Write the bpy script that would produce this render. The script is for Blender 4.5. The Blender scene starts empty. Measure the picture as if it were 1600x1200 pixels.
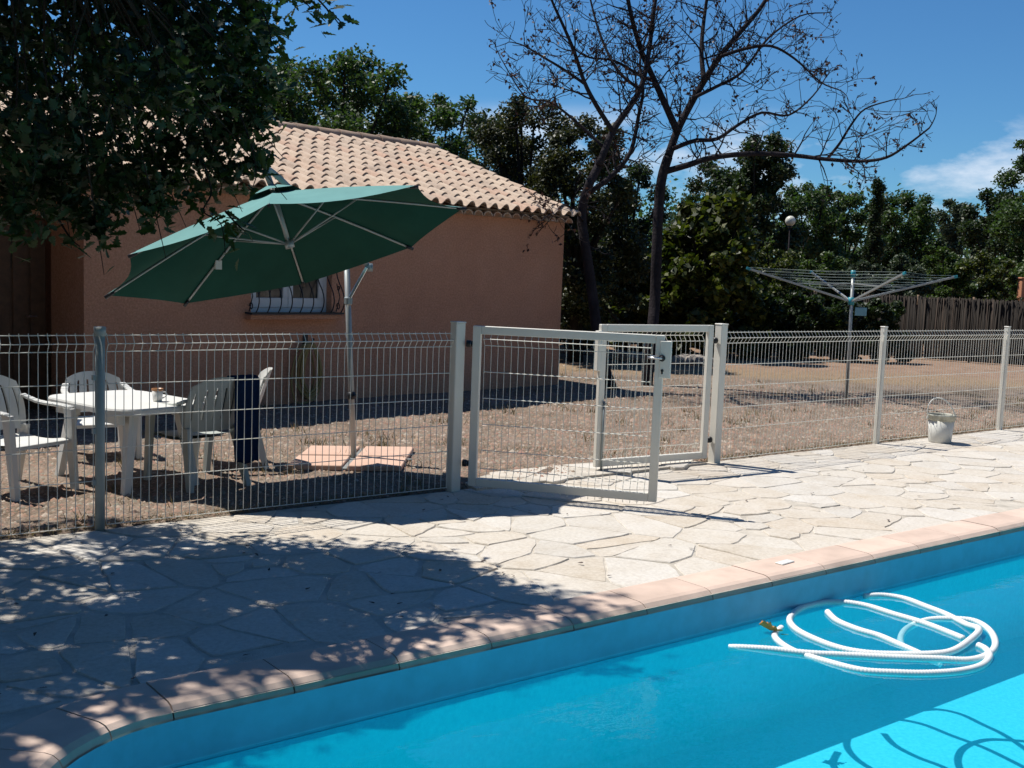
import bpy, math, random
import numpy as np
from mathutils import Vector, Matrix

# ------------------------------------------------------------------ camera
# world frame: origin at the left gate post, X along the pool fence, Y towards the house, Z up
F_PX, PITCH, ROLL, EYE = 1720.0, 0.102, 0.038, 1.693
A_F = 0.91
_cp, _sp = math.cos(PITCH), math.sin(PITCH)
_fw = np.array([0, _cp, -_sp]); _r = np.array([1.0, 0, 0]); _u = np.array([0, _sp, _cp])
_c, _s = math.cos(ROLL), math.sin(ROLL)
_R = _c * _r + _s * _u; _U = _c * _u - _s * _r
MF = np.array([[math.sin(A_F), math.cos(A_F), 0], [-math.cos(A_F), math.sin(A_F), 0], [0, 0, 1.0]])
CAM = MF @ (np.array([0, 0, EYE]) - np.array([-.424, 8.335, 0]))
FW, RT, UP = MF @ _fw, MF @ _R, MF @ _U
def ray(px, py): return RT * (px - 800) / F_PX + UP * (600 - py) / F_PX + FW
def gnd(px, py, z=0.0):
    d = ray(px, py); return CAM + d * (z - CAM[2]) / d[2]
def on_plane(px, py, P, n):
    d = ray(px, py); n = np.array(n, float); return CAM + d * (((np.array(P) - CAM) @ n) / (d @ n))
FWH = np.array([FW[0], FW[1], 0]) / math.hypot(FW[0], FW[1])
def above(px, py, P): return on_plane(px, py, P, FWH)
def at_depth(px, py, D): return CAM + ray(px, py) * D
def spot(px, D):
    """ground point D metres ahead, in the direction of picture column px"""
    py = 600 - F_PX * math.tan(PITCH) + (px - 800) * ROLL
    q = CAM + ray(px, py) * D; return np.array([q[0], q[1], 0.0])
def project(P):
    d = np.array(P) - CAM; z = d @ FW
    return 800 + F_PX * (d @ RT) / z, 600 - F_PX * (d @ UP) / z, z

sc = bpy.context.scene
col = sc.collection
camd = bpy.data.cameras.new('camera'); cam = bpy.data.objects.new('camera', camd); col.objects.link(cam)
camd.sensor_width = 36.0; camd.lens = F_PX / 1600 * 36.0; camd.clip_start = .05; camd.clip_end = 2000
cam.matrix_world = Matrix(((RT[0], UP[0], -FW[0], CAM[0]), (RT[1], UP[1], -FW[1], CAM[1]), (RT[2], UP[2], -FW[2], CAM[2]), (0, 0, 0, 1)))
sc.camera = cam

# ------------------------------------------------------------------ world, sun, exposure
SUN_EL = math.radians(61.0)
SUN_H = np.array([-.42, .907]); SUN_H /= np.linalg.norm(SUN_H)          # horizontal direction towards the sun
SUN_K = 1 / math.tan(SUN_EL)
world = bpy.data.worlds.new('World'); sc.world = world; world.use_nodes = True
nt = world.node_tree; nt.nodes.clear()
def wn(t): return nt.nodes.new(t)
sky = wn('ShaderNodeTexSky'); sky.sky_type = 'NISHITA'; sky.sun_disc = False
sky.sun_elevation = SUN_EL; sky.sun_rotation = math.atan2(SUN_H[0], SUN_H[1])
sky.air_density = 1.0; sky.dust_density = 0.0; sky.ozone_density = 3.0; sky.altitude = 200
bg = wn('ShaderNodeBackground'); bg.inputs[1].default_value = 0.061
tc = wn('ShaderNodeTexCoord'); sep = wn('ShaderNodeSeparateXYZ'); nt.links.new(tc.outputs['Generated'], sep.inputs[0])
mp = wn('ShaderNodeMapping'); mp.inputs['Scale'].default_value = (1.0, 1.0, 2.6); mp.inputs['Location'].default_value = (.35, .1, 0); mp.inputs['Rotation'].default_value = (0, 0, -.05); nt.links.new(tc.outputs['Generated'], mp.inputs[0])
nz = wn('ShaderNodeTexNoise'); nz.inputs['Scale'].default_value = 7.0; nz.inputs['Detail'].default_value = 9; nz.inputs['Roughness'].default_value = .58
nt.links.new(mp.outputs[0], nz.inputs['Vector'])
cr = wn('ShaderNodeValToRGB'); cr.color_ramp.elements[0].position = .45; cr.color_ramp.elements[1].position = .60
nt.links.new(nz.outputs[0], cr.inputs[0])
band = wn('ShaderNodeValToRGB')                                          # fair-weather clouds keep near the horizon all round
for i, (p, v) in enumerate(((0.03, 0.55), (.115, .8), (.15, 0.0))):
    e = band.color_ramp.elements[i] if i < 2 else band.color_ramp.elements.new(p)
    e.position = p; e.color = (v, v, v, 1)
nt.links.new(sep.outputs['Z'], band.inputs[0])
mm = wn('ShaderNodeMath'); mm.operation = 'MULTIPLY'; nt.links.new(cr.outputs[0], mm.inputs[0]); nt.links.new(band.outputs[0], mm.inputs[1])
mix = wn('ShaderNodeMix'); mix.data_type = 'RGBA'
nt.links.new(mm.outputs[0], mix.inputs['Factor']); tint = wn('ShaderNodeMix'); tint.data_type = 'RGBA'; tint.blend_type = 'MULTIPLY'; tint.inputs['Factor'].default_value = 1.0
nt.links.new(sky.outputs[0], tint.inputs['A']); tint.inputs['B'].default_value = (.52, .97, 1.33, 1); nt.links.new(tint.outputs['Result'], mix.inputs['A']); mix.inputs['B'].default_value = (11.0, 12.0, 13.5, 1)
nt.links.new(mix.outputs['Result'], bg.inputs[0])
wo = wn('ShaderNodeOutputWorld'); nt.links.new(bg.outputs[0], wo.inputs[0])
sund = bpy.data.lights.new('sun', 'SUN'); sund.energy = 5.0; sund.angle = math.radians(.53); sund.color = (1.0, .95, .87)
sun = bpy.data.objects.new('sun', sund); col.objects.link(sun)
sv = Vector((SUN_H[0] * math.cos(SUN_EL), SUN_H[1] * math.cos(SUN_EL), math.sin(SUN_EL)))
sun.rotation_euler = sv.to_track_quat('Z', 'Y').to_euler(); sun.location = (0, 0, 30)
sc.view_settings.view_transform = 'Standard'; sc.view_settings.look = 'None'; sc.view_settings.gamma = 1.0; sc.view_settings.exposure = 0.32
sc.view_settings.use_curve_mapping = False
sc.cycles.use_denoising = True
sc.cycles.max_bounces = 8; sc.cycles.diffuse_bounces = 6; sc.cycles.transparent_max_bounces = 16
sc.cycles.caustics_reflective = False; sc.cycles.caustics_refractive = False

rng = random.Random(11)
nr = np.random.RandomState(5)

# ------------------------------------------------------------------ materials
class NT:
    def __init__(s, name):
        s.m = bpy.data.materials.new(name); s.m.use_nodes = True; s.t = s.m.node_tree
        s.b = s.t.nodes['Principled BSDF']; s.out = s.t.nodes['Material Output']
    def n(s, t, **kw):
        x = s.t.nodes.new(t)
        for k, v in kw.items(): setattr(x, k, v)
        return x
    def l(s, a, b): s.t.links.new(a, b)
    def coord(s, which='Object', scale=(1, 1, 1)):
        if which == 'World': o = s.n('ShaderNodeNewGeometry').outputs['Position']
        else: o = s.n('ShaderNodeTexCoord').outputs[which]
        if scale != (1, 1, 1):
            m = s.n('ShaderNodeMapping'); m.inputs['Scale'].default_value = scale; s.l(o, m.inputs[0]); o = m.outputs[0]
        return o
    def noise(s, co, scale, detail=4, rough=.6):
        x = s.n('ShaderNodeTexNoise'); x.inputs['Scale'].default_value = scale; x.inputs['Detail'].default_value = detail
        x.inputs['Roughness'].default_value = rough; s.l(co, x.inputs['Vector']); return x.outputs[0]
    def ramp(s, f, stops, interp='LINEAR'):
        x = s.n('ShaderNodeValToRGB'); cr = x.color_ramp; cr.interpolation = interp
        while len(cr.elements) < len(stops): cr.elements.new(.5)
        for e, (p, c) in zip(cr.elements, stops):
            e.position = p; e.color = (*c, 1) if len(c) == 3 else c
        s.l(f, x.inputs[0]); return x.outputs[0]
    def mix(s, f, a, b, mode='MIX'):
        x = s.n('ShaderNodeMix', data_type='RGBA', blend_type=mode)
        for sock, v in ((x.inputs['Factor'], f), (x.inputs['A'], a), (x.inputs['B'], b)):
            if isinstance(v, (int, float)): sock.default_value = v
            elif isinstance(v, tuple): sock.default_value = (*v, 1)
            else: s.l(v, sock)
        return x.outputs['Result']
    def math(s, op, a, b=0.0):
        x = s.n('ShaderNodeMath', operation=op)
        for sock, v in ((x.inputs[0], a), (x.inputs[1], b)):
            if isinstance(v, (int, float)): sock.default_value = v
            else: s.l(v, sock)
        return x.outputs[0]
    def bump(s, h, strength=.3, dist=.01):
        x = s.n('ShaderNodeBump'); x.inputs['Strength'].default_value = strength; x.inputs['Distance'].default_value = dist
        s.l(h, x.inputs['Height']); s.l(x.outputs[0], s.b.inputs['Normal'])
    def rough(s, v): s.b.inputs['Roughness'].default_value = v
    def spec(s, v): s.b.inputs['Specular IOR Level'].default_value = v
    def base(s, c):
        if isinstance(c, tuple): s.b.inputs['Base Color'].default_value = (*c, 1)
        else: s.l(c, s.b.inputs['Base Color'])
def vary(c, k): return tuple(min(1, max(0, x * k)) for x in c)
def simple(name, c, rough=.6, var=.25, scale=8, bump=0.0, bscale=80, metal=0.0, spec=.4, dist=.004, which='Object', rand=0.0):
    t = NT(name); co = t.coord(which); f = t.noise(co, scale, 5)
    cc = t.ramp(f, [(.25, vary(c, 1 - var)), (.75, vary(c, 1 + var))])
    if rand:
        oi = t.n('ShaderNodeObjectInfo'); k = t.ramp(oi.outputs['Random'], [(0, (1 - rand,) * 3), (1, (1, 1, 1))]); cc = t.mix(1.0, cc, k, 'MULTIPLY')
    t.base(cc); t.rough(rough); t.spec(spec); t.b.inputs['Metallic'].default_value = metal
    if bump: t.bump(t.noise(co, bscale, 4), bump, dist)
    return t.m

def leafmat(name, cols, trans=.35, tcol=None, rough=.5):
    t = NT(name); g = t.n('ShaderNodeNewGeometry')
    k = len(cols); c = t.ramp(g.outputs['Random Per Island'], [((i + .5) / k, q) for i, q in enumerate(cols)])
    big = t.ramp(t.noise(t.coord('World'), .9, 3), [(.3, (.6, .62, .55)), (.7, (1.25, 1.2, 1.1))])
    c = t.mix(1.0, c, big, 'MULTIPLY')
    t.base(c); t.rough(rough); t.spec(.35)
    tr = t.n('ShaderNodeBsdfTranslucent')
    t.l(t.mix(1.0, c, tcol or (1.25, 1.5, .6), 'MULTIPLY'), tr.inputs[0])
    mx = t.n('ShaderNodeMixShader'); mx.inputs[0].default_value = trans
    t.l(t.b.outputs[0], mx.inputs[1]); t.l(tr.outputs[0], mx.inputs[2]); t.l(mx.outputs[0], t.out.inputs[0])
    return t.m

MT = {}
# stucco
t = NT('stucco'); co = t.coord('Object')
c = t.ramp(t.noise(co, 1.3, 6), [(.28, (0.480, 0.226, 0.125)), (.5, (0.595, 0.289, 0.162)), (.72, (0.641, 0.335, 0.206))])
c = t.mix(.22, c, t.ramp(t.noise(t.coord('Object', (1, 1, .5)), 1.6, 7, .72), [(.35, (0.355, 0.179, 0.100)), (.6, (0.641, 0.335, 0.206))]))
c = t.mix(.36, c, t.ramp(t.noise(co, 42, 4, .75), [(.35, (0.320, 0.162, 0.113)), (.65, (0.824, 0.508, 0.413))]))
t.base(c); t.rough(.95); t.spec(.1); t.bump(t.noise(co, 48, 4, .75), 1.0, .02); MT['stucco'] = t.m
# roof tiles
def tilemat(name, per):
    t = NT(name)
    f = t.n('ShaderNodeObjectInfo').outputs['Random'] if per == 'object' else t.n('ShaderNodeNewGeometry').outputs['Random Per Island']
    c = t.ramp(f, [(0, (.46, .33, .24)), (.2, (.58, .46, .35)), (.42, (.48, .35, .26)), (.6, (.31, .24, .19)), (.76, (.60, .48, .36)), (.9, (.48, .25, .16)), (1, (.40, .30, .23))])
    co = t.coord('World')
    c = t.mix(.55, c, t.ramp(t.noise(co, 9, 6, .7), [(.3, (.34, .26, .2)), (.55, (.58, .46, .36)), (.72, (.26, .22, .18))]))
    t.base(c); t.rough(.9); t.spec(.15); t.bump(t.noise(co, 60, 3), .3, .006); return t.m
MT['tile'] = tilemat('tile_clay', 'object'); MT['tile_stuff'] = tilemat('tile_clay_far', 'island')
MT['ridge'] = simple('ridge_clay', (.40, .29, .22), .9, .35, 7, .3, 60, spec=.15, rand=.3, which='World')
# flagstone
t = NT('flagstone'); co = t.coord('World'); oi = t.n('ShaderNodeObjectInfo').outputs['Random']
c = t.ramp(oi, [(0, (.45, .375, .285)), (.2, (.54, .49, .42)), (.4, (.47, .455, .43)), (.55, (.60, .575, .53)), (.7, (.49, .39, .28)), (.85, (.62, .61, .59)), (1, (.52, .45, .36))])
c = t.mix(.5, c, t.ramp(t.noise(co, 3.3, 9, .7), [(.28, (.36, .29, .21)), (.48, (.54, .50, .44)), (.72, (.64, .625, .60))]))
c = t.mix(.3, c, t.ramp(t.noise(co, 38, 5, .7), [(.35, (.30, .25, .19)), (.6, (.62, .57, .49))]))
t.base(c); t.rough(.88); t.spec(.2)
h = t.math('ADD', t.math('MULTIPLY', t.noise(co, 7, 5), 1.0), t.math('MULTIPLY', t.noise(co, 55, 5, .7), .35)); t.bump(h, .55, .012); MT['flag'] = t.m
MT['mortar'] = simple('mortar', (.48, .44, .38), .95, .3, 6, .8, 90, spec=.1, dist=.008, which='World')
MT['coping'] = simple('coping_clay', (.60, .465, .385), .85, .2, 3, .25, 70, spec=.2, which='World', rand=.12)
# ground
t = NT('ground'); co = t.coord('World')
vor = t.n('ShaderNodeTexVoronoi'); vor.inputs['Scale'].default_value = 42; t.l(co, vor.inputs['Vector'])
hsv = t.n('ShaderNodeSeparateColor'); t.l(vor.outputs['Color'], hsv.inputs[0])
gr = t.ramp(hsv.outputs[0], [(0, (0.121, 0.090, 0.060)), (.25, (0.207, 0.155, 0.111)), (.45, (0.250, 0.163, 0.123)), (.6, (0.164, 0.155, 0.119)), (.8, (0.293, 0.245, 0.191)), (1, (0.191, 0.110, 0.076))])
gr = t.mix(.55, gr, t.ramp(t.noise(co, .9, 8, .72), [(.34, (.08, .066, .048)), (.45, (.16, .125, .10)), (.55, (.23, .18, .15)), (.68, (.31, .26, .22))]))
earth = t.ramp(t.noise(co, 2.2, 8, .7), [(.3, (.19, .125, .085)), (.55, (.29, .195, .14)), (.75, (.31, .24, .175))])
dry = t.ramp(t.noise(co, 9, 8, .75), [(.3, (.16, .115, .07)), (.55, (.29, .21, .135)), (.75, (.29, .22, .16))])
dot = t.n('ShaderNodeVectorMath', operation='DOT_PRODUCT'); t.l(co, dot.inputs[0]); dot.inputs[1].default_value = (FWH[0], FWH[1], 0)
wob = t.math('MULTIPLY', t.math('SUBTRACT', t.noise(co, .55, 5), .5), 3.2)
dep = t.math('SUBTRACT', t.math('ADD', dot.outputs['Value'], wob), float(CAM[0] * FWH[0] + CAM[1] * FWH[1]))
k1 = t.n('ShaderNodeMapRange'); k1.inputs[1].default_value = 18.2; k1.inputs[2].default_value = 19.6; t.l(dep, k1.inputs[0])
k2 = t.n('ShaderNodeMapRange'); k2.inputs[1].default_value = 19.6; k2.inputs[2].default_value = 21.4; t.l(dep, k2.inputs[0])
c = t.mix(k2.outputs[0], t.mix(k1.outputs[0], gr, dry), earth)
t.base(c); t.rough(.97); t.spec(.08)
hh = t.math('ADD', t.math('MULTIPLY', vor.outputs['Distance'], -1.0), t.math('MULTIPLY', t.noise(co, 14, 4), .8)); t.bump(hh, .8, .02); MT['ground'] = t.m
t = NT('pebble'); g = t.n('ShaderNodeNewGeometry').outputs['Random Per Island']
t.base(t.ramp(g, [(0, (0.138, 0.106, 0.076)), (.18, (0.277, 0.212, 0.159)), (.36, (0.311, 0.184, 0.143)), (.5, (0.191, 0.184, 0.147)), (.66, (0.398, 0.335, 0.275)), (.82, (0.241, 0.139, 0.103)), (1, (0.328, 0.236, 0.167))]))
t.rough(.9); t.spec(.15); MT['pebble'] = t.m
# pool
t = NT('pool_liner'); co = t.coord('World')
t.base(t.ramp(t.noise(co, 38, 4, .7), [(.3, (.04, .57, .78)), (.7, (.085, .74, .91))])); t.rough(.6); t.spec(.25); MT['liner'] = t.m
MT['liner_shaded'] = simple('liner_shaded', (.17, .44, .60), .6, .12, 9, which='World')  # liner blue with the shade on the freeboard put into the colour
t = NT('pool_water'); t.t.nodes.remove(t.b); co = t.coord('World', (1, 1.6, 1))
tb = t.n('ShaderNodeBsdfTransparent'); tb.inputs[0].default_value = (.80, .965, .985, 1)
gl = t.n('ShaderNodeBsdfGlossy'); gl.inputs['Roughness'].default_value = .03; gl.inputs[0].default_value = (1, 1, 1, 1)
fr = t.n('ShaderNodeFresnel'); fr.inputs[0].default_value = 1.33
bp = t.n('ShaderNodeBump'); bp.inputs['Strength'].default_value = .5; bp.inputs['Distance'].default_value = .012
t.l(t.noise(co, 3.2, 4, .5), bp.inputs['Height']); t.l(bp.outputs[0], gl.inputs['Normal']); t.l(bp.outputs[0], fr.inputs['Normal'])
mx = t.n('ShaderNodeMixShader'); df = t.n('ShaderNodeBsdfDiffuse'); df.inputs[0].default_value = (.0, .50, .68, 1)      # light scattered back by the water body
mk = t.n('ShaderNodeMixShader'); mk.inputs[0].default_value = .22; t.l(tb.outputs[0], mk.inputs[1]); t.l(df.outputs[0], mk.inputs[2])
t.l(fr.outputs[0], mx.inputs[0]); t.l(mk.outputs[0], mx.inputs[1]); t.l(gl.outputs[0], mx.inputs[2]); t.l(mx.outputs[0], t.out.inputs[0]); MT['water'] = t.m
MT['white_paint'] = simple('white_enamel', (.70, .68, .61), .45, .06, 5, spec=.45)
MT['wire'] = simple('wire_coat', (.72, .71, .64), .5, .05, 5, spec=.4)
MT['pipe_grey'] = simple('pipe_paint', (.34, .38, .37), .5, .12, 9, spec=.4)
MT['black_plastic'] = simple('black_plastic', (.015, .016, .02), .45, .2, 9)
MT['steel'] = simple('steel', (.62, .62, .62), .28, .06, 20, metal=1.0)
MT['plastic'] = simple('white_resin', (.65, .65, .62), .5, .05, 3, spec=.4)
MT['plastic_shaded'] = simple('shaded_resin', (.40, .43, .405), .5, .08, 3, spec=.4)  # white chair resin with the shade on its turned back put into the colour
MT['towel'] = simple('blue_towel', (.008, .022, .062), .95, .25, 30, .6, 220, spec=.1)
MT['mug'] = simple('mug_glaze', (.72, .71, .68), .25, .04, 8)
MT['mug_band'] = simple('mug_band', (.33, .15, .06), .35, .2, 8)
MT['slab'] = simple('pink_slab', (.58, .39, .30), .85, .08, 6, .2, 120, spec=.15)
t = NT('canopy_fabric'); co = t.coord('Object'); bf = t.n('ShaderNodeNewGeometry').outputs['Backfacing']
c = t.ramp(t.noise(co, 5, 4), [(.3, (.12, .27, .265)), (.7, (.14, .31, .30))]); c2 = t.ramp(t.noise(co, 5, 4), [(.3, (.008, .052, .038)), (.7, (.011, .063, .047))])  # darker inner face: shade under the canopy put into the fabric colour
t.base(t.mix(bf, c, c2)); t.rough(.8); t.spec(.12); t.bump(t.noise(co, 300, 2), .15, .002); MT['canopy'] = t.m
MT['alu'] = simple('grey_alu', (.33, .35, .345), .42, .08, 15, metal=.35)
MT['alu_dark'] = simple('grey_arm', (.24, .28, .29), .45, .1, 15, metal=.3)
MT['iron'] = simple('black_iron', (.012, .013, .016), .5, .2, 20)
MT['win_white'] = simple('window_paint', (.62, .66, .68), .5, .06, 6)
t = NT('window_glass'); t.base((.02, .025, .03)); t.rough(.05); t.spec(.8); MT['glass'] = t.m
MT['door'] = simple('door_wood', (.09, .045, .025), .6, .35, 12, .3, 60)
MT['hose_yellow'] = simple('garden_hose', (.30, .23, .09), .5, .2, 6)
MT['hose_white'] = simple('float_hose', (.74, .76, .75), .4, .05, 12)
MT['bucket'] = simple('bucket_plastic', (.66, .66, .62), .5, .12, 7)
MT['bucket_dirty'] = simple('bucket_rim', (.40, .40, .34), .6, .4, 18)
MT['bark'] = simple('bark', (.028, .024, .02), .95, .45, 9, 1.0, 25, spec=.1, dist=.03)
MT['bark_dead'] = simple('dead_bark', (.028, .024, .027), .95, .4, 6, 1.0, 30, spec=.1, dist=.02)
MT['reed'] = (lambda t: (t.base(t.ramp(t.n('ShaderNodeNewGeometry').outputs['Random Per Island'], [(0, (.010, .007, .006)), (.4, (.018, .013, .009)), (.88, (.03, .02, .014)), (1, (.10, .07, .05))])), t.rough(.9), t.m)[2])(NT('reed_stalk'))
MT['stake'] = simple('wood_stake', (.22, .15, .10), .9, .35, 10)
MT['teal'] = simple('teal_plastic', (.03, .26, .32), .4, .1, 9)
MT['line'] = simple('line_plastic', (.12, .2, .2), .5, .1, 9)
MT['tag'] = simple('tag_blue', (.16, .34, .42), .6, .15, 12)
MT['globe'] = simple('globe_glass', (.62, .60, .50), .3, .08, 9)
MT['terracotta'] = simple('terracotta_wall', (.45, .20, .11), .95, .15, 3, .4, 50)
MT['rock'] = simple('field_rock', (.34, .30, .26), .95, .4, 5, .8, 20, dist=.03, rand=.3)
MT['leaf_brown'] = leafmat('leaf_dry', [(.05, .028, .026), (.085, .045, .035), (.04, .024, .026)], .2, (1.1, .8, .6))
MT['leaf_orange'] = simple('leaf_orange', (.60, .27, .06), .6, .3, 20)
MT['oak'] = leafmat('oak_leaf', [(.014, .030, .010), (.020, .042, .013), (.03, .058, .016), (.018, .036, .014)], .22, (1.5, 2.0, .5))
MT['g_dark'] = leafmat('leaf_dark', [(.016, .030, .014), (.026, .045, .018), (.036, .06, .02)], .25)
MT['g_mid'] = leafmat('leaf_mid', [(.03, .055, .022), (.045, .08, .027), (.065, .115, .036)], .3)
MT['g_light'] = leafmat('leaf_light', [(.035, .06, .02), (.06, .10, .028), (.085, .13, .032)], .32)
MT['g_olive'] = leafmat('leaf_olive', [(.05, .075, .045), (.08, .105, .065), (.035, .055, .03)], .25, (1.1, 1.2, .8))
MT['g_brown'] = leafmat('leaf_brownish', [(.022, .032, .014), (.034, .046, .018), (.05, .062, .022)], .25, (1.2, 1.1, .6))
MT['g_yellow'] = leafmat('leaf_yellowish', [(.025, .04, .012), (.05, .068, .016), (.13, .14, .028), (.04, .058, .016)], .3)
MT['dry_grass'] = leafmat('dry_grass', [(.17, .13, .06), (.28, .22, .11), (.10, .10, .045), (.20, .165, .09)], .2, (1.1, 1.0, .7))

# ------------------------------------------------------------------ mesh helpers
class MB:
    def __init__(s): s.v = []; s.f = []
    def add(s, V, Fc):
        o = len(s.v); s.v += [tuple(float(c) for c in p) for p in V]; s.f += [tuple(i + o for i in f) for f in Fc]
    def box(s, c, size, ax=None, bev=0.0):
        """box centred at c; ax = 3 unit axes"""
        a = ax if ax is not None else np.eye(3); a = np.array(a, float); h = np.array(size) / 2; c = np.array(c, float)
        b = min(bev, .45 * min(size))
        if b <= 0:
            V = [c + a[0] * x * h[0] + a[1] * y * h[1] + a[2] * z * h[2] for z in (-1, 1) for y in (-1, 1) for x in (-1, 1)]
            s.add(V, [(0, 2, 3, 1), (4, 5, 7, 6), (0, 1, 5, 4), (2, 6, 7, 3), (0, 4, 6, 2), (1, 3, 7, 5)]); return
        V = []; idx = {}
        for sx in (-1, 1):
            for sy in (-1, 1):
                for sz in (-1, 1):
                    for k in range(3):
                        q = np.array([sx, sy, sz]) * h; 
                        for m in range(3):
                            if m != k: q[m] -= (sx, sy, sz)[m] * b
                        idx[(sx, sy, sz, k)] = len(V); V.append(c + a.T @ q)
        Fc = []
        S = (-1, 1)
        for k in range(3):
            m, n = (k + 1) % 3, (k + 2) % 3
            for d in S:
                def key(i, j):
                    w = [0, 0, 0]; w[k] = d; w[m] = i; w[n] = j; return idx[(*w, k)]
                q = [key(-1, -1), key(1, -1), key(1, 1), key(-1, 1)]
                Fc.append(tuple(q if d > 0 else q[::-1]))
        for k in range(3):       # edges along axis k
            m, n = (k + 1) % 3, (k + 2) % 3
            for i in S:
                for j in S:
                    def key(d, w_):
                        w = [0, 0, 0]; w[k] = d; w[m] = i; w[n] = j; return idx[(*w, w_)]
                    q = [key(-1, m), key(1, m), key(1, n), key(-1, n)]
                    Fc.append(tuple(q if i * j > 0 else q[::-1]))
        for sx in S:
            for sy in S:
                for sz in S:
                    q = [idx[(sx, sy, sz, k)] for k in range(3)]
                    Fc.append(tuple(q if sx * sy * sz > 0 else q[::-1]))
        s.add(V, Fc)
    def bar(s, p, q, w, h, up=(0, 0, 1), bev=0.0):
        p = np.array(p, float); q = np.array(q, float); d = q - p; L = np.linalg.norm(d); d /= L
        u = np.array(up, float); u = u - d * (u @ d)
        if np.linalg.norm(u) < 1e-6: u = np.array([1., 0, 0]); u -= d * (u @ d)
        u /= np.linalg.norm(u); x = np.cross(u, d)
        s.box((p + q) / 2, (w, L, h), (x, d, u), bev)
    def tube(s, pts, r, sides=8, cap=True):
        P = [np.array(p, float) for p in pts]; n = len(P)
        rr = [r] * n if np.isscalar(r) else list(r)
        V = []; prev = None
        for i in range(n):
            d = P[min(i + 1, n - 1)] - P[max(i - 1, 0)]; L = np.linalg.norm(d); d = d / L if L > 1e-9 else np.array([0, 0, 1.])
            if prev is None:
                a = np.cross(d, [0, 0, 1.] if abs(d[2]) < .9 else [1., 0, 0])
            else: a = prev - d * (prev @ d)
            a /= np.linalg.norm(a); prev = a; b = np.cross(d, a)
            for k in range(sides):
                an = 2 * math.pi * k / sides; V.append(P[i] + rr[i] * (math.cos(an) * a + math.sin(an) * b))
        Fc = []
        for i in range(n - 1):
            for k in range(sides):
                k2 = (k + 1) % sides; Fc.append((i * sides + k, i * sides + k2, (i + 1) * sides + k2, (i + 1) * sides + k))
        if cap: Fc += [tuple(range(sides))[::-1], tuple((n - 1) * sides + k for k in range(sides))]
        s.add(V, Fc)
    def lathe(s, c, prof, sides=20, tilt=None):
        c = np.array(c, float); V = []
        for r, z in prof:
            for k in range(sides):
                an = 2 * math.pi * k / sides; V.append(c + np.array([r * math.cos(an), r * math.sin(an), z]))
        Fc = [(i * sides + k, i * sides + (k + 1) % sides, (i + 1) * sides + (k + 1) % sides, (i + 1) * sides + k) for i in range(len(prof) - 1) for k in range(sides)]
        Fc += [tuple(range(sides))[::-1], tuple((len(prof) - 1) * sides + k for k in range(sides))]
        s.add(V, Fc)
    def prism(s, poly, z0, z1, bev=0.0):
        n = len(poly); c = np.mean(np.array(poly), axis=0)
        rings = [(0, z0), (0, z1)] if not bev else [(0, z0), (0, z1 - bev), (bev, z1)]
        V = []
        for k, z in rings:
            for p in poly:
                q = np.array(p[:2]) ; d = c[:2] - q; L = np.linalg.norm(d); q = q + d / max(L, 1e-6) * k; V.append((q[0], q[1], z))
        Fc = [(i * n + k, i * n + (k + 1) % n, (i + 1) * n + (k + 1) % n, (i + 1) * n + k) for i in range(len(rings) - 1) for k in range(n)]
        Fc += [tuple(range(n))[::-1], tuple((len(rings) - 1) * n + k for k in range(n))]
        s.add(V, Fc)
    def grid(s, fn, nu, nv):
        V = [fn(i / nu, j / nv) for j in range(nv + 1) for i in range(nu + 1)]
        s.add(V, [(j * (nu + 1) + i, j * (nu + 1) + i + 1, (j + 1) * (nu + 1) + i + 1, (j + 1) * (nu + 1) + i) for j in range(nv) for i in range(nu)])
    def mesh(s, name, mat, smooth=False):
        me = bpy.data.meshes.new(name); me.from_pydata(s.v, [], s.f); me.materials.append(mat)
        if smooth: me.polygons.foreach_set('use_smooth', [True] * len(me.polygons))
        me.update(); return me
    def build(s, name, mat, parent=None, smooth=False, loc=None):
        """verts are in the parent's frame when there is a parent (parent frames are translations unless noted)"""
        if loc is not None:
            s.v = [(a - loc[0], b - loc[1], c - loc[2]) for a, b, c in s.v]
        return link(s.mesh(name, mat, smooth), name, parent, loc)
def link(me, name, parent=None, loc=None):
    o = bpy.data.objects.new(name, me); col.objects.link(o)
    if loc is not None: o.location = loc
    if parent is not None: o.parent = parent
    return o
def fast_mesh(name, V, Fc, mat, smooth=False):
    V = np.asarray(V, np.float32); Fc = np.asarray(Fc, np.int32); me = bpy.data.meshes.new(name)
    me.vertices.add(len(V)); me.vertices.foreach_set('co', V.ravel())
    k = Fc.shape[1]; me.loops.add(Fc.size); me.loops.foreach_set('vertex_index', Fc.ravel())
    me.polygons.add(len(Fc)); me.polygons.foreach_set('loop_start', np.arange(0, Fc.size, k, dtype=np.int32))
    me.update(calc_edges=True); me.materials.append(mat)
    if smooth: me.polygons.foreach_set('use_smooth', np.ones(len(Fc), bool))
    return me
def tag(o, label=None, cat=None, group=None, kind=None):
    if label: o['label'] = label
    if cat: o['category'] = cat
    if group: o['group'] = group
    if kind: o['kind'] = kind
    return o
def thing(name, loc=(0, 0, 0), label=None, cat=None, group=None, rz=0.0):
    o = bpy.data.objects.new(name, None); col.objects.link(o); o.location = tuple(float(x) for x in loc); o.rotation_euler.z = rz; o.empty_display_size = .1
    return tag(o, label, cat, group)
def smooth_path(P, n=6):
    P = [np.array(p, float) for p in P]; out = []
    for i in range(len(P) - 1):
        p0, p1, p2, p3 = P[max(i - 1, 0)], P[i], P[i + 1], P[min(i + 2, len(P) - 1)]
        for k in range(n):
            t = k / n
            out.append(.5 * ((2 * p1) + (p2 - p0) * t + (2 * p0 - 5 * p1 + 4 * p2 - p3) * t * t + (3 * p1 - p0 - 3 * p2 + p3) * t ** 3))
    out.append(P[-1]); return out

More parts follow.
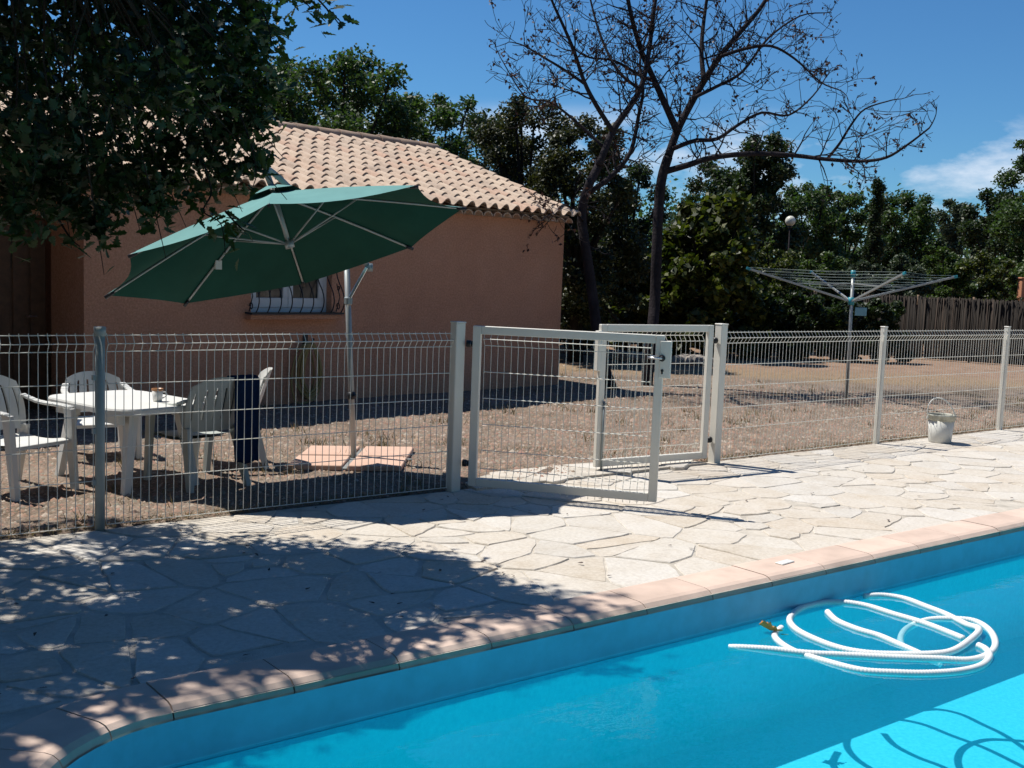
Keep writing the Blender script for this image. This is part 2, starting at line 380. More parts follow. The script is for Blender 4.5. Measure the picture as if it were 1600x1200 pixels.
# leaf templates (x = width, y = length, z = normal)
def tpl_quad(): return np.array([(0, -.5, 0), (.30, 0, .06), (0, .5, 0), (-.30, 0, .06)]), np.array([(0, 1, 2, 3)])
def tpl_oak():
    w = [(.02, -.5), (.10, -.32), (.06, -.25), (.20, -.10), (.12, -.03), (.27, .14), (.17, .21), (.22, .36), (.10, .42), (.0, .5)]
    V = [(x, y, abs(x) * .25) for x, y in w] + [(-x, y, abs(x) * .25) for x, y in w[:-1][::-1]]
    ctr = len(V); V.append((0, 0, 0))
    Fc = [(i, (i + 1) % ctr, ctr) for i in range(ctr)]
    return np.array(V), np.array(Fc)
def scatter(tpl, pos, size, up_bias=.5, droop=0.0, r=nr):
    """leaf-shaped faces at pos; returns verts, faces"""
    V, Fc = tpl; N = len(pos)
    n = r.normal(size=(N, 3)); n[:, 2] = np.abs(n[:, 2]) + up_bias; n /= np.linalg.norm(n, axis=1, keepdims=True)
    y = r.normal(size=(N, 3)); y[:, 2] -= droop; y -= n * (y * n).sum(1, keepdims=True); y /= np.linalg.norm(y, axis=1, keepdims=True)
    x = np.cross(y, n); s = np.asarray(size).reshape(-1, 1, 1)
    W = (V[None, :, 0:1] * x[:, None] + V[None, :, 1:2] * y[:, None] + V[None, :, 2:3] * n[:, None]) * s + np.asarray(pos)[:, None]
    FF = (Fc[None] + (np.arange(N) * len(V))[:, None, None]).reshape(-1, Fc.shape[1])
    return W.reshape(-1, 3), FF
def blob_points(centers, radii, per, shell=.45, r=nr):
    out = []
    for c, R_, k in zip(centers, radii, per):
        d = r.normal(size=(k, 3)); d /= np.linalg.norm(d, axis=1, keepdims=True)
        rad = (shell + (1 - shell) * r.rand(k, 1)) * (1 + .18 * r.normal(size=(k, 1))).clip(.5, 1.18)
        out.append(np.asarray(c) + d * rad * np.asarray(R_))
    return np.concatenate(out)

# ------------------------------------------------------------------ ground, paving, pool
PX0, PX1, PY0, PY1, PR = -3.93, 7.0, -7.3, -2.96, .63     # inside faces of the pool walls
def sheet(name, rects, z, mat, label, cat):
    m = MB()
    for x0, y0, x1, y1 in rects: m.add([(x0, y0, z), (x1, y0, z), (x1, y1, z), (x0, y1, z)], [(0, 1, 2, 3)])
    o = m.build(name, mat); return tag(o, label, cat, kind='structure')
B_ = 450.0
hx0, hx1, hy0, hy1 = PX0 - .02, PX1 + .02, PY0 - .02, PY1 + .02
sheet('ground', [(-B_, hy1, B_, B_), (-B_, -B_, B_, hy0), (-B_, hy0, hx0, hy1), (hx1, hy0, B_, hy1)], -.03, MT['ground'], 'dry earth ground stretching away beyond the garden', 'ground')
def bedz(x, y):
    return .012 + .010 * math.sin(1.7 * x + .6 * y) * math.sin(1.3 * y - .4 * x + 1) + .006 * math.sin(5.1 * x + 2) * math.sin(4.3 * y)
m = MB(); m.grid(lambda u, v: (-9 + 27 * u, .0 + 21 * v, bedz(-9 + 27 * u, 21 * v) if v > 0 else -.02), 150, 120)
yard = tag(m.build('gravel_yard', MT['ground'], smooth=True), 'gravel yard between the fence and the house', 'gravel yard', kind='structure')
pav = sheet('paving', [(-7.5, hy1, 15, .02), (-7.5, -9.5, hx0, hy1), (hx1, -9.5, 15, hy1), (hx0, -9.5, hx1, hy0)], -.006, MT['mortar'], 'irregular flagstone paving around the swimming pool', 'paving')
m = MB(); m.prism([(.15, -.1), (2.75, -.1), (2.62, .16), (2.0, .36), (1.2, .42), (.5, .3), (.2, .12)], -.01, .022)
m.build('paving_threshold', MT['mortar'], pav)
# flagstones: cut an irregular cell pattern
def clip(poly, p, n):
    out = []
    for i in range(len(poly)):
        a, b = poly[i], poly[(i + 1) % len(poly)]; da = (a - p) @ n; db = (b - p) @ n
        if da <= 0: out.append(a)
        if da * db < 0: out.append(a + (b - a) * (da / (da - db)))
    return out
def outer_push(q):
    """keep a paving vertex off the coping"""
    x, y = q
    if x > -3.3:
        return np.array([x, max(y, -2.632)]) if y > -6.9 else q
    if y > -3.59 and x <= -3.3:
        d = np.array([x + 3.3, y + 3.59]); L = np.linalg.norm(d)
        return q if L > .958 else np.array([-3.3, -3.59]) + d / max(L, 1e-5) * .958
    return np.array([min(x, -4.258), y])
r1 = random.Random(77)
seeds = []
yy = -9.0; row = 0
while yy < .3:
    xx = -7.0 + (row % 2) * .3
    while xx < 13.5:
        if xx < -4.2 or yy > -2.75:
            s_ = (xx + r1.uniform(-.24, .24), yy + r1.uniform(-.15, .15))
            seeds.append(np.array(s_))
        xx += r1.choice([.36, .48, .66, .86])
    yy += .31; row += 1
for k in range(95): seeds.append(np.array([r1.uniform(-4, 7), r1.uniform(-2.6, -.1)]))
def zone_ok(q): return (q[1] > -2.62 or q[0] < -4.27 or (q[0] < -3.3 and math.hypot(q[0] + 3.3, q[1] + 3.59) > .97))
stones = []
for i, s_ in enumerate(seeds):
    if not zone_ok(s_) or s_[0] > 11.6 or s_[1] < -7.2 or s_[0] < -6.2: continue
    if s_[1] > -.03 and not (.35 < s_[0] < 2.6): continue
    poly = [s_ + np.array(d) for d in ((-1.6, -1.6), (1.6, -1.6), (1.6, 1.6), (-1.6, 1.6))]
    for j, o_ in enumerate(seeds):
        if j != i and abs(o_[0] - s_[0]) < 3 and abs(o_[1] - s_[1]) < 3:
            poly = clip(poly, (s_ + o_) / 2, o_ - s_)
            if len(poly) < 3: break
    if len(poly) < 3: continue
    if s_[0] < -3.3 and s_[1] < -2.62:
        d_ = s_ - np.array([-3.3, -3.59]) if s_[1] > -3.59 else np.array([-1., 0]); d_ = d_ / np.linalg.norm(d_)
        poly = clip(poly, np.array([-3.3, min(s_[1], -3.59)]) + d_ * .958, -d_)
    else: poly = clip(poly, np.array([0, -2.632]), np.array([0., -1.]))
    if len(poly) < 3: continue
    ylim = .0 if not (.3 < s_[0] < 2.65) else .38
    poly = clip(poly, np.array([0, ylim]), np.array([0., 1.]))
    if len(poly) < 3: continue
    c = np.mean(poly, axis=0); gap = r1.uniform(.0015, .005) + (.009 if s_[0] < -1.2 else 0)
    q = []
    for k in range(len(poly)):
        a, b = poly[k], poly[(k + 1) % len(poly)]; L = np.linalg.norm(b - a); n_ = max(1, int(L / .10))
        for w in range(n_): q.append(a + (b - a) * w / n_)
    q = [p + (c - p) / max(np.linalg.norm(c - p), 1e-4) * gap for p in q]
    if len(q) < 4: continue
    qq = [q[k] * .12 + q[(k + 1) % len(q)] * .76 + q[(k + 2) % len(q)] * .12 + np.array([r1.uniform(-.007, .007), r1.uniform(-.007, .007)]) for k in range(len(q))]
    qq = [outer_push(p) for p in qq]
    area = .5 * abs(sum(qq[k][0] * qq[(k + 1) % len(qq)][1] - qq[(k + 1) % len(qq)][0] * qq[k][1] for k in range(len(qq))))
    if area < .02 or max(np.linalg.norm(p - c) for p in qq) > 1.7: continue
    stones.append((qq, area))
def in_view(q):
    px, py, dz = project((*np.mean(q, axis=0), 0)); return dz > .5 and -150 < px < 1750 and py < 1350
stones.sort(key=lambda q: (not in_view(q[0]), np.linalg.norm(np.mean(q[0], axis=0) - CAM[:2])))
rest_f = MB()
for si, (qq, area) in enumerate(stones):
    m = MB(); c = np.mean(qq, axis=0); zt = r1.uniform(-.003, .004) + (.024 if c[1] > -.02 else 0)
    m.prism([p - c for p in qq], -.022, zt, .006)
    if si >= 300: rest_f.add([(v[0] + c[0], v[1] + c[1], v[2]) for v in m.v], m.f); continue
    o = link(m.mesh('flagstone', MT['flag']), 'flagstone', pav, (c[0], c[1], 0)); o.rotation_euler = (r1.uniform(-.004, .004), r1.uniform(-.004, .004), 0)

if rest_f.v: o = rest_f.build('flagstone_field', MT['flag'], pav); o['kind'] = 'stuff'
def rrect(x0, x1, y0, y1, r, n=10):
    out = []
    for cx, cy, a0 in ((x1 - r, y1 - r, 0), (x0 + r, y1 - r, 90), (x0 + r, y0 + r, 180), (x1 - r, y0 + r, 270)):
        for k in range(n + 1):
            a = math.radians(a0 + 90 * k / n); out.append((cx + r * math.cos(a), cy + r * math.sin(a)))
    return out
WZ, FZ = -.20, -.84
pl = rrect(PX0, PX1, PY0, PY1, PR, 12)
m = MB(); n = len(pl)
rings = [(0, -.215), (0, -.35), (0, FZ + .10), (.03, FZ + .03), (.10, FZ)]
V = []
for k, z in rings:
    V += [(x, y, z) for x, y in rrect(PX0 + k, PX1 - k, PY0 + k, PY1 - k, PR - k * .5, 12)]
Fc = [(i * n + (k + 1) % n, i * n + k, (i + 1) * n + k, (i + 1) * n + (k + 1) % n) for i in range(len(rings) - 1) for k in range(n)]
Fc.append(tuple((len(rings) - 1) * n + k for k in range(n)))
m.add(V, Fc); basin = tag(m.build('pool_basin', MT['liner']), 'light blue lined basin of the swimming pool', 'pool', kind='structure')
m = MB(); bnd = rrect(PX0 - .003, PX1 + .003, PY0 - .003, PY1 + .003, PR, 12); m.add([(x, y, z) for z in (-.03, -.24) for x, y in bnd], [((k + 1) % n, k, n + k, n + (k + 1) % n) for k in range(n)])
wb_ = m.build('freeboard_shade', MT['liner_shaded'], basin)
m = MB(); m.add([(x, y, WZ) for x, y in rrect(PX0 + .001, PX1 - .001, PY0 + .001, PY1 - .001, PR, 12)], [tuple(range(n))])
tag(m.build('pool_water', MT['water']), 'clear turquoise water filling the swimming pool', 'water', kind='structure')
# coping
cope = thing('pool_coping', (0, 0, 0), 'pink terracotta coping with a rounded nose along the pool edge', 'coping'); cope['kind'] = 'structure'
PROF = [(0, -.05), (0, .012), (.02, .016), (.245, .018), (.275, .012), (.298, -.004), (.31, -.026), (.305, -.05), (.29, -.066), (.26, -.072), (.2, -.072), (.2, -.05)]
def coping_piece(path):
    """path: list of (outer point, inner direction)"""
    m = MB(); k = len(PROF); V = []
    c = np.mean([p for p, d in path], axis=0)
    for p, d in path:
        for w, z in PROF: V.append((p[0] + d[0] * w - c[0], p[1] + d[1] * w - c[1], z))
    Fc = [(i * k + j, (i + 1) * k + j, (i + 1) * k + (j + 1) % k, i * k + (j + 1) % k) for i in range(len(path) - 1) for j in range(k)]
    Fc += [tuple(range(k))[::-1], tuple((len(path) - 1) * k + j for j in range(k))]
    m.add(V, [f[::-1] for f in Fc]); o = m.build('coping_stone', MT['coping'], cope); o.location = (c[0], c[1], r1.uniform(-.0015, .0015)); o.rotation_euler.z = r1.uniform(-.002, .002)
yo = PY1 + .325; xo = PX0 - .325; ro = PR + .325
L = .497; x = -3.3
while x < PX1 - PR + .01:
    coping_piece([(np.array([x + .003, yo]), np.array([0, -1.])), (np.array([x + L - .003, yo]), np.array([0, -1.]))]); x += L
for k in range(4):
    pth = []
    for w in range(4):
        a = math.radians(90 + 90 * (k + .012 + .976 * w / 3) / 4); d = np.array([math.cos(a), math.sin(a)])
        pth.append((np.array([PX0 + PR, PY1 - PR]) + d * ro, -d))
    coping_piece(pth)
y = PY1 - PR
while y > PY0 + PR:
    coping_piece([(np.array([xo, y - .003]), np.array([1., 0])), (np.array([xo, y - L + .003]), np.array([1., 0]))]); y -= L

# ------------------------------------------------------------------ house
AH = .137
EH = np.array([math.cos(AH), math.sin(AH), 0]); NH = np.array([-math.sin(AH), math.cos(AH), 0]); ZZ = np.array([0, 0, 1.])
HB = gnd(871.5, 602); HB[2] = 0                     # foot of the right front corner
house = thing('house', HB, 'low pink stucco house with a clay barrel tile roof', 'house', rz=AH)
# local frame: x along the front (negative = left), y into the house, z up
_l = on_plane(131, 500, HB, NH); WL = float((_l - HB) @ EH)            # left end of the front wall
ROOFL, DEEP, WH = WL - 4.2, 6.1, 2.46
wx0 = WL + 1.98; wx1 = WL + 3.12; wz0, wz1 = 1.10, 2.06                # window opening
m = MB(); T = .22
def wbox(x0, x1, y0, y1, z0, z1): m.box(((x0 + x1) / 2, (y0 + y1) / 2, (z0 + z1) / 2), (x1 - x0, y1 - y0, z1 - z0))
wbox(WL, wx0, 0, T, -.1, WH); wbox(wx1, 0, 0, T, -.1, WH); wbox(wx0, wx1, 0, T, -.1, wz0); wbox(wx0, wx1, 0, T, wz1, WH)
wall = m.build('front_wall', MT['stucco'], house)
m = MB(); wbox(-T, -.001, T, DEEP, -.1, WH); m.add([(-T, 0, WH), (-.001, 0, WH), (-.001, DEEP / 2, WH + 1.0), (-T, DEEP / 2, WH + 1.0), (-T, DEEP, WH), (-.001, DEEP, WH)], [(1, 5, 2), (0, 3, 4), (0, 1, 2, 3), (3, 2, 5, 4)])
m.build('gable_wall', MT['stucco'], house)
m = MB(); wbox(ROOFL + .2, -T, DEEP - T, DEEP, -.1, WH); m.build('rear_wall', MT['stucco'], house)
m = MB(); wbox(WL + .001, WL + T, T, .8, -.1, WH); wbox(WL - .95, WL + T, .8, .8 + T, 2.1, WH); wbox(ROOFL + .2, WL - .95, .8, .8 + T, -.1, WH); wbox(ROOFL + .2, ROOFL + .2 + T, -.0, .8, -.1, WH)
m.build('porch_wall', MT['stucco'], house)
m = MB(); wbox(WL - .95, WL - .04, .86, .92, 0, 2.1); door = m.build('door', MT['door'], house)
m = MB()
for i in range(5): m.box((WL - .86 + i * .185, .852, 1.05), (.165, .02, 2.0), bev=.006)
m.build('door_board', MT['door'], door)
m = MB(); m.tube([(WL - .16, .845, 1.02), (WL - .16, .79, 1.02), (WL - .27, .785, 1.02)], .009, 6); m.build('handle', MT['steel'], door)
# porch pillar on the left, roof carcass
PIT = math.radians(19.0); OV = .24
EZ = 2.53                                                               # eave height of the tile bed
def roofpt(x, s, lift=0.0):
    """s = distance up the slope from the eave"""
    return np.array([x, -OV + s * math.cos(PIT) - lift * math.sin(PIT), EZ + s * math.sin(PIT) + lift * math.cos(PIT)])
SL = 3.46
roof = thing('roof'); roof.parent = house; roof.location = (0, 0, 0)
m = MB()
for sgn in (0, 1):
    a = [roofpt(ROOFL, .16, -.05), roofpt(.02, .16, -.05), roofpt(.02, SL, -.05), roofpt(ROOFL, SL, -.05)]
    b = [roofpt(ROOFL, .16, -.10), roofpt(.02, .16, -.10), roofpt(.02, SL, -.10), roofpt(ROOFL, SL, -.10)]
    if sgn:
        yr = roofpt(0, SL)[1]; a = [np.array([p[0], 2 * yr - p[1], p[2]]) for p in a]; b = [np.array([p[0], 2 * yr - p[1], p[2]]) for p in b]
    m.add(a + b, [(0, 1, 2, 3), (7, 6, 5, 4), (0, 4, 5, 1), (1, 5, 6, 2), (2, 6, 7, 3), (3, 7, 4, 0)])
m.build('roof_deck', MT['ridge'], roof)
# one clay tile: pan and barrel, thick lower lip
TW, TE, TLN = .2165, .314, .40
def tile_mb(mb, M4=None, wide=1.0):
    nu = 10; rows = []
    for v, (yy_, sc_) in enumerate(((0.0, 1.0), (TLN, .93))):
        top = []; bot = []
        for i in range(nu + 1):
            u = i / nu
            if u < .36: z = -.016 * math.sin(math.pi * u / .36)
            else: z = .062 * math.sin(math.pi * (u - .36) / .64) ** .8 * sc_ if 0 < (u - .36) < .6399 else 0.0
            x_ = (u - .5) * TW * 1.03
            top.append((x_, yy_, z + .012 + (.020 if v == 0 else -.004))); bot.append((x_, yy_, z - .004 + (.020 if v == 0 else -.004)))
        rows.append((top, bot))
    V = rows[0][0] + rows[1][0] + rows[0][1] + rows[1][1]; k = nu + 1
    Fc = [(i, i + 1, k + i + 1, k + i) for i in range(nu)]                # top
    Fc += [(2 * k + i + 1, 2 * k + i, i, i + 1)[::-1] for i in range(nu)] # lower lip
    Fc += [(0, k, 3 * k, 2 * k), (k - 1, 3 * k - 1, 4 * k - 1, 2 * k - 1)]
    V = np.array(V)
    if M4 is not None: V = V @ M4[0].T + M4[1]
    mb.add(V, Fc)
tb_ = MB(); tile_mb(tb_); tile_me = tb_.mesh('tile', MT['tile'], False)
RX = Matrix.Rotation(PIT, 3, 'X'); RXn = np.array(RX)
NROW = int(SL / TE); NCOL = int((-ROOFL) / TW) 
rest = MB(); r2 = random.Random(3); ncount = 0
for c_ in range(NCOL):
    for k in range(NROW + 1):
        s0 = k * TE - .03
        if s0 + TLN > SL - .03: s0 = SL - TLN - .03
        p = roofpt(-TW * (c_ + .5) + .05 + r2.uniform(-.006, .006), s0 + r2.uniform(-.008, .008), .0)
        yaw = r2.uniform(-.014, .014)
        if ncount < 300:
            o = link(tile_me, 'tile', roof, p); o.rotation_euler = (PIT + r2.uniform(-.012, .012), r2.uniform(-.015, .015), yaw); ncount += 1
        else:
            tile_mb(rest, (RXn, p))
o = rest.build('tile_field', MT['tile_stuff'], roof); o['kind'] = 'stuff'
m = MB(); yr = roofpt(0, SL)[1]
for c_ in range(0, NCOL):                                                 # the slope that faces away
    for k in range(NROW + 1):
        p = roofpt(-TW * (c_ + .5) + .05, min(k * TE - .03, SL - TLN - .03)); p[1] = 2 * yr - p[1]
        Rm = np.array(Matrix.Rotation(math.pi, 3, 'Z')) @ RXn; tile_mb(m, (Rm, p))
o = m.build('tile_field', MT['tile_stuff'], roof); o['kind'] = 'stuff'
zr = roofpt(0, SL)[2]; x = .06; i = 0
while x > ROOFL:                                                          # ridge tiles
    m = MB(); n_ = 8; V = []
    for (xx_, r_) in ((0, .105), (-.43, .118)):
        for rr_ in (r_, r_ - .018):
            for k in range(n_ + 1):
                a = math.pi * (k / n_); V.append((xx_, rr_ * 1.15 * math.cos(a), rr_ * .95 * math.sin(a)))
    k = n_ + 1
    Fc = [(j, j + 1, 2 * k + j + 1, 2 * k + j) for j in range(n_)] + [(k + j + 1, k + j, 3 * k + j, 3 * k + j + 1) for j in range(n_)]
    Fc += [(j + 1, j, k + j, k + j + 1) for j in range(n_)] + [(2 * k + j, 2 * k + j + 1, 3 * k + j + 1, 3 * k + j) for j in range(n_)]
    m.add(V, Fc); o = m.build('ridge_tile', MT['ridge'], roof, True); o.location = (x, yr, zr + .012 + r2.uniform(-.006, .006)); o.rotation_euler = (0, r2.uniform(-.01, .01), r2.uniform(-.008, .008))
    x -= .40
m = MB()                                                                  # scalloped clay corbel under the eave
x = -.11
while x > ROOFL:
    n_ = 6; V = []
    for yy_ in (-.19, .02):
        for rr_ in (.085, .068):
            for k in range(n_ + 1):
                a = math.pi * k / n_; V.append((x + rr_ * math.cos(a), yy_, 2.435 + rr_ * .8 * math.sin(a)))
    k = n_ + 1
    Fc = [(j, j + 1, 2 * k + j + 1, 2 * k + j) for j in range(n_)] + [(k + j + 1, k + j, 3 * k + j, 3 * k + j + 1) for j in range(n_)] + [(j + 1, j, k + j, k + j + 1) for j in range(n_)]
    m.add(V, Fc); x -= .185
o = m.build('eave_corbel', MT['tile_stuff'], roof); o['kind'] = 'stuff'
m = MB(); m.box(((ROOFL - .02) / 2, -.02, 2.525), (-ROOFL - .02, .11, .03)); m.build('eave_board', MT['ridge'], roof)
# window
win = MB()
fr = .055; yw = .13
for a, b in (((wx0, wz0), (wx1, wz0 + fr)), ((wx0, wz1 - fr), (wx1, wz1))): win.box(((a[0] + b[0]) / 2, yw, (a[1] + b[1]) / 2), (b[0] - a[0], .06, b[1] - a[1]), bev=.004)
for xx_ in (wx0 + fr / 2, wx1 - fr / 2): win.box((xx_, yw + .001, (wz0 + wz1) / 2), (fr, .058, wz1 - wz0 - 2 * fr), bev=.004)
window = win.build('window', MT['win_white'], house)
mid = (wx0 + wx1) / 2
for sgn in (-1, 1):
    a, b = (wx0 + fr + .004, mid - .002) if sgn < 0 else (mid + .002, wx1 - fr - .004)
    m = MB(); w_ = .07
    for zc in (wz0 + fr + .06, wz1 - fr - .045): m.box(((a + b) / 2, yw - .012, zc), (b - a, .05, .115 if zc < 1.5 else .09), bev=.005)
    for xc in (a + w_ / 2, b - w_ / 2): m.box((xc, yw - .0125, (wz0 + wz1) / 2), (w_, .049, wz1 - wz0 - 2 * fr - .20), bev=.005)
    m.build('casement', MT['win_white'], window)
    m = MB(); m.box(((a + b) / 2, yw - .005, (wz0 + wz1) / 2), (b - a - 2 * w_, .008, wz1 - wz0 - 2 * fr - .18)); m.build('pane', MT['glass'], window)
m = MB(); m.box(((wx0 + wx1) / 2, .35, (wz0 + wz1) / 2), (wx1 - wx0 + .1, .02, wz1 - wz0 + .1)); m.build('dark_room_panel', MT['door'], window)  # dark panel standing in for the unlit room behind the panes
m = MB(); m.box((mid, -.02, wz0 - .045), (wx1 - wx0 + .16, .24, .06), bev=.01); m.build('sill', MT['stucco'], window)
gr_ = thing('window_grille'); gr_.parent = house; gr_.location = (0, 0, 0)
m = MB(); m.bar((wx0 - .10, -.17, wz0 + .0), (wx1 + .06, -.17, wz0 + .0), .03, .022); m.bar((wx0 - .07, -.17, wz0), (wx0 - .07, .02, wz0), .02, .018); m.bar((wx1 + .03, -.17, wz0), (wx1 + .03, .02, wz0), .02, .018)
m.build('rail', MT['iron'], gr_); m = MB()
m.bar((wx0 - .08, -.05, wz1 + .02), (wx1 + .05, -.05, wz1 + .02), .03, .02); m.build('rail', MT['iron'], gr_)
for i in range(9):
    xx_ = wx0 - .04 + (wx1 - wx0 + .06) * i / 8
    P = [(xx_, -.17, wz0 + .01), (xx_ + .0, -.215, wz0 + .07), (xx_, -.235, wz0 + .16), (xx_, -.20, wz0 + .27), (xx_, -.12, wz0 + .38), (xx_, -.065, wz0 + .52), (xx_, -.05, wz1 + .02)]
    m = MB(); m.tube(smooth_path(P, 4), .0075, 6); m.build('bar', MT['iron'], gr_, True)
for xs in (wx0 - .06, wx1 + .03):
    m = MB()
    for (zc, rr_, sg) in ((wz0 + .08, .05, 1), (wz0 + .30, .035, -1)):
        P = []
        for k in range(15):
            a = k / 14 * 3.2 * math.pi / 1.3; q = rr_ * (1 - k / 20); P.append((xs, -.10 + sg * q * math.cos(a) * .8, zc + q * math.sin(a)))
        m.tube(P, .006, 6)
    m.tube([(xs, -.06, wz0 + .02), (xs, -.13, wz0 + .2), (xs, -.06, wz0 + .36)], .006, 6)
    m.build('scroll', MT['iron'], gr_, True)
# yellow hose hanging on the wall
hx = WL + 2.74
hang = thing('garden_hose', HB + EH * hx - NH * .09, 'yellowish garden hose coiled on a hook on the pink house wall', 'hose', rz=AH)
m = MB(); r3 = random.Random(8)
for k in range(9):
    w_ = r3.uniform(.10, .19); bot = r3.uniform(.03, .16); yk = r3.uniform(-.05, .03); dx = r3.uniform(-.03, .03); P = []
    for j in range(21):
        a = 2 * math.pi * j / 20; P.append((dx + w_ * math.sin(a) * (1 - .25 * math.cos(a)), yk + .01 * math.sin(3 * a), (.74 + bot) / 2 + (.74 - bot) / 2 * math.cos(a)))
    m.tube(P, .011, 6, False)
m.tube(smooth_path([(.1, 0, .16), (-.02, -.02, .03), (-.2, -.03, .05), (-.26, -.02, .3), (-.18, .0, .62), (-.05, 0, .74)], 6), .011, 6)
m.build('coil', MT['hose_yellow'], hang, True)
m = MB(); m.tube([(0, .085, .72), (0, -.06, .73), (0, -.085, .80)], .014, 8); m.box((0, .085, .76), (.07, .012, .16)); m.build('hook', MT['black_plastic'], hang)

# ------------------------------------------------------------------ pool fence and gates
PLp, PRp = np.array([0., 0, 0]), np.array([2.9, -.05, 0])
P1x, P2x, P3x, P4x = -2.66, 5.52, 8.06, 10.6
FH = 1.21
def panel_mesh(mb_v, mb_h, p, q, z0, z1, side, folds=((1, .05),), step=.0535, r=.0027, tips=0.0, lower_fold=False):
    """welded wire panel from p to q; horizontal wires in mb_h, vertical wires (with V fold) in mb_v"""
    p = np.array(p, float); q = np.array(q, float); d = q - p; L = np.linalg.norm(d); d /= L
    nrm = np.cross(d, [0, 0, 1.]) * side
    prof = [(z1 + .012, 0), (z1, 0), (z1 - .05, .034), (z1 - .10, 0)]
    hz = [(z1, 0), (z1 - .05, .034), (z1 - .10, 0)]
    z = z1 - .30
    while z > z0 + .16: hz.append((z, 0)); z -= .20
    if lower_fold:
        prof += [(z0 + .11, 0), (z0 + .06, .03), (z0 + .01, 0)]; hz += [(z0 + .11, 0), (z0 + .01, 0)]
    else: prof += [(z0, 0)]; hz.append((z0, 0))
    if tips: prof.append((z0 - tips, 0))
    n_ = int(round(L / step))
    for i in range(n_ + 1):
        b = p + d * (L * i / n_)
        mb_v.tube([b + nrm * o_ + np.array([0, 0, zz]) for zz, o_ in prof], r, 4, False)
    for zz, o_ in hz:
        mb_h.tube([p + nrm * (o_ + .005) + np.array([0, 0, zz]), q + nrm * (o_ + .005) + np.array([0, 0, zz])], r * 1.1, 4, False)
def add_panel(fence, p, q, side=1, z0=.03, **kw):
    pan = thing('wire_panel'); pan.parent = fence; pan.location = (0, 0, 0)
    a, b = MB(), MB(); panel_mesh(a, b, p, q, z0, FH, side, **kw)
    o = a.build('vertical_wires', MT['wire'], pan); o['kind'] = 'stuff'; o = b.build('horizontal_wires', MT['wire'], pan); o['kind'] = 'stuff'
def add_square_post(fence, c, h, w, name='post', rz=0.0, mat='white_paint'):
    ax = np.array([[math.cos(rz), math.sin(rz), 0], [-math.sin(rz), math.cos(rz), 0], [0, 0, 1]])
    m = MB(); m.box((c[0], c[1], h / 2 - .05), (w, w, h + .1), ax, .006); o = m.build(name, MT[mat], fence)
    m = MB(); m.box((c[0], c[1], h + .004), (w + .006, w + .006, .012), ax, .003); m.build('cap', MT[mat], o)
    return o
fl = thing('fence', (P1x, 0, 0), 'white wire mesh pool fence beside the plastic table, round grey post', 'fence')
fl_in = fl.location.copy()
def local(o, P): return np.array(P, float) - np.array(o.location)
m = MB(); c = local(fl, (P1x, .0, 0)); m.tube([c + np.array([0, 0, z]) for z in (-.05, 1.24)], .030, 14); po = m.build('post', MT['pipe_grey'], fl, True)
m = MB(); m.tube([c + np.array([0, 0, z]) for z in (1.205, 1.262)], .036, 14); m.build('cap', MT['pipe_grey'], po, True)
m = MB(); 
for z in (.3, .62, .95): m.box(c + np.array([-.036, 0, z]), (.02, .03, .03)); 
o = m.build('clamps', MT['pipe_grey'], fl); o['kind'] = 'stuff'
add_panel(fl, local(fl, (P1x + .04, .0, 0)), local(fl, (-.06, .0, 0)))
add_panel(fl, local(fl, (P1x - .04 - 2.5, .0, 0)), local(fl, (P1x - .04, .0, 0)))
m = MB(); m.tube([local(fl, (P1x - 2.58, 0, z)) for z in (-.05, 1.24)], .030, 14); m.build('post', MT['pipe_grey'], fl, True)
gp = add_square_post(fl, local(fl, PLp), 1.29, .085, 'gate_post')
fr_ = thing('fence', PRp, 'white wire mesh pool fence behind the bucket, running along the paving edge', 'fence')
add_square_post(fr_, (0, 0, 0), 1.28, .085, 'gate_post')
xs = [P2x, P3x, P4x]
prev = .06
for i, xp in enumerate(xs):
    c = local(fr_, (xp, .0, 0))
    add_square_post(fr_, c, 1.25, .055, 'post')
    add_panel(fr_, (prev, .0 if i == 0 else c[1], 0), (c[0] - .035, c[1], 0)); prev = c[0] + .035
add_panel(fr_, (prev, c[1], 0), (prev + 2.47, c[1], 0)); add_square_post(fr_, (prev + 2.5, c[1], 0), 1.25, .055, 'post')

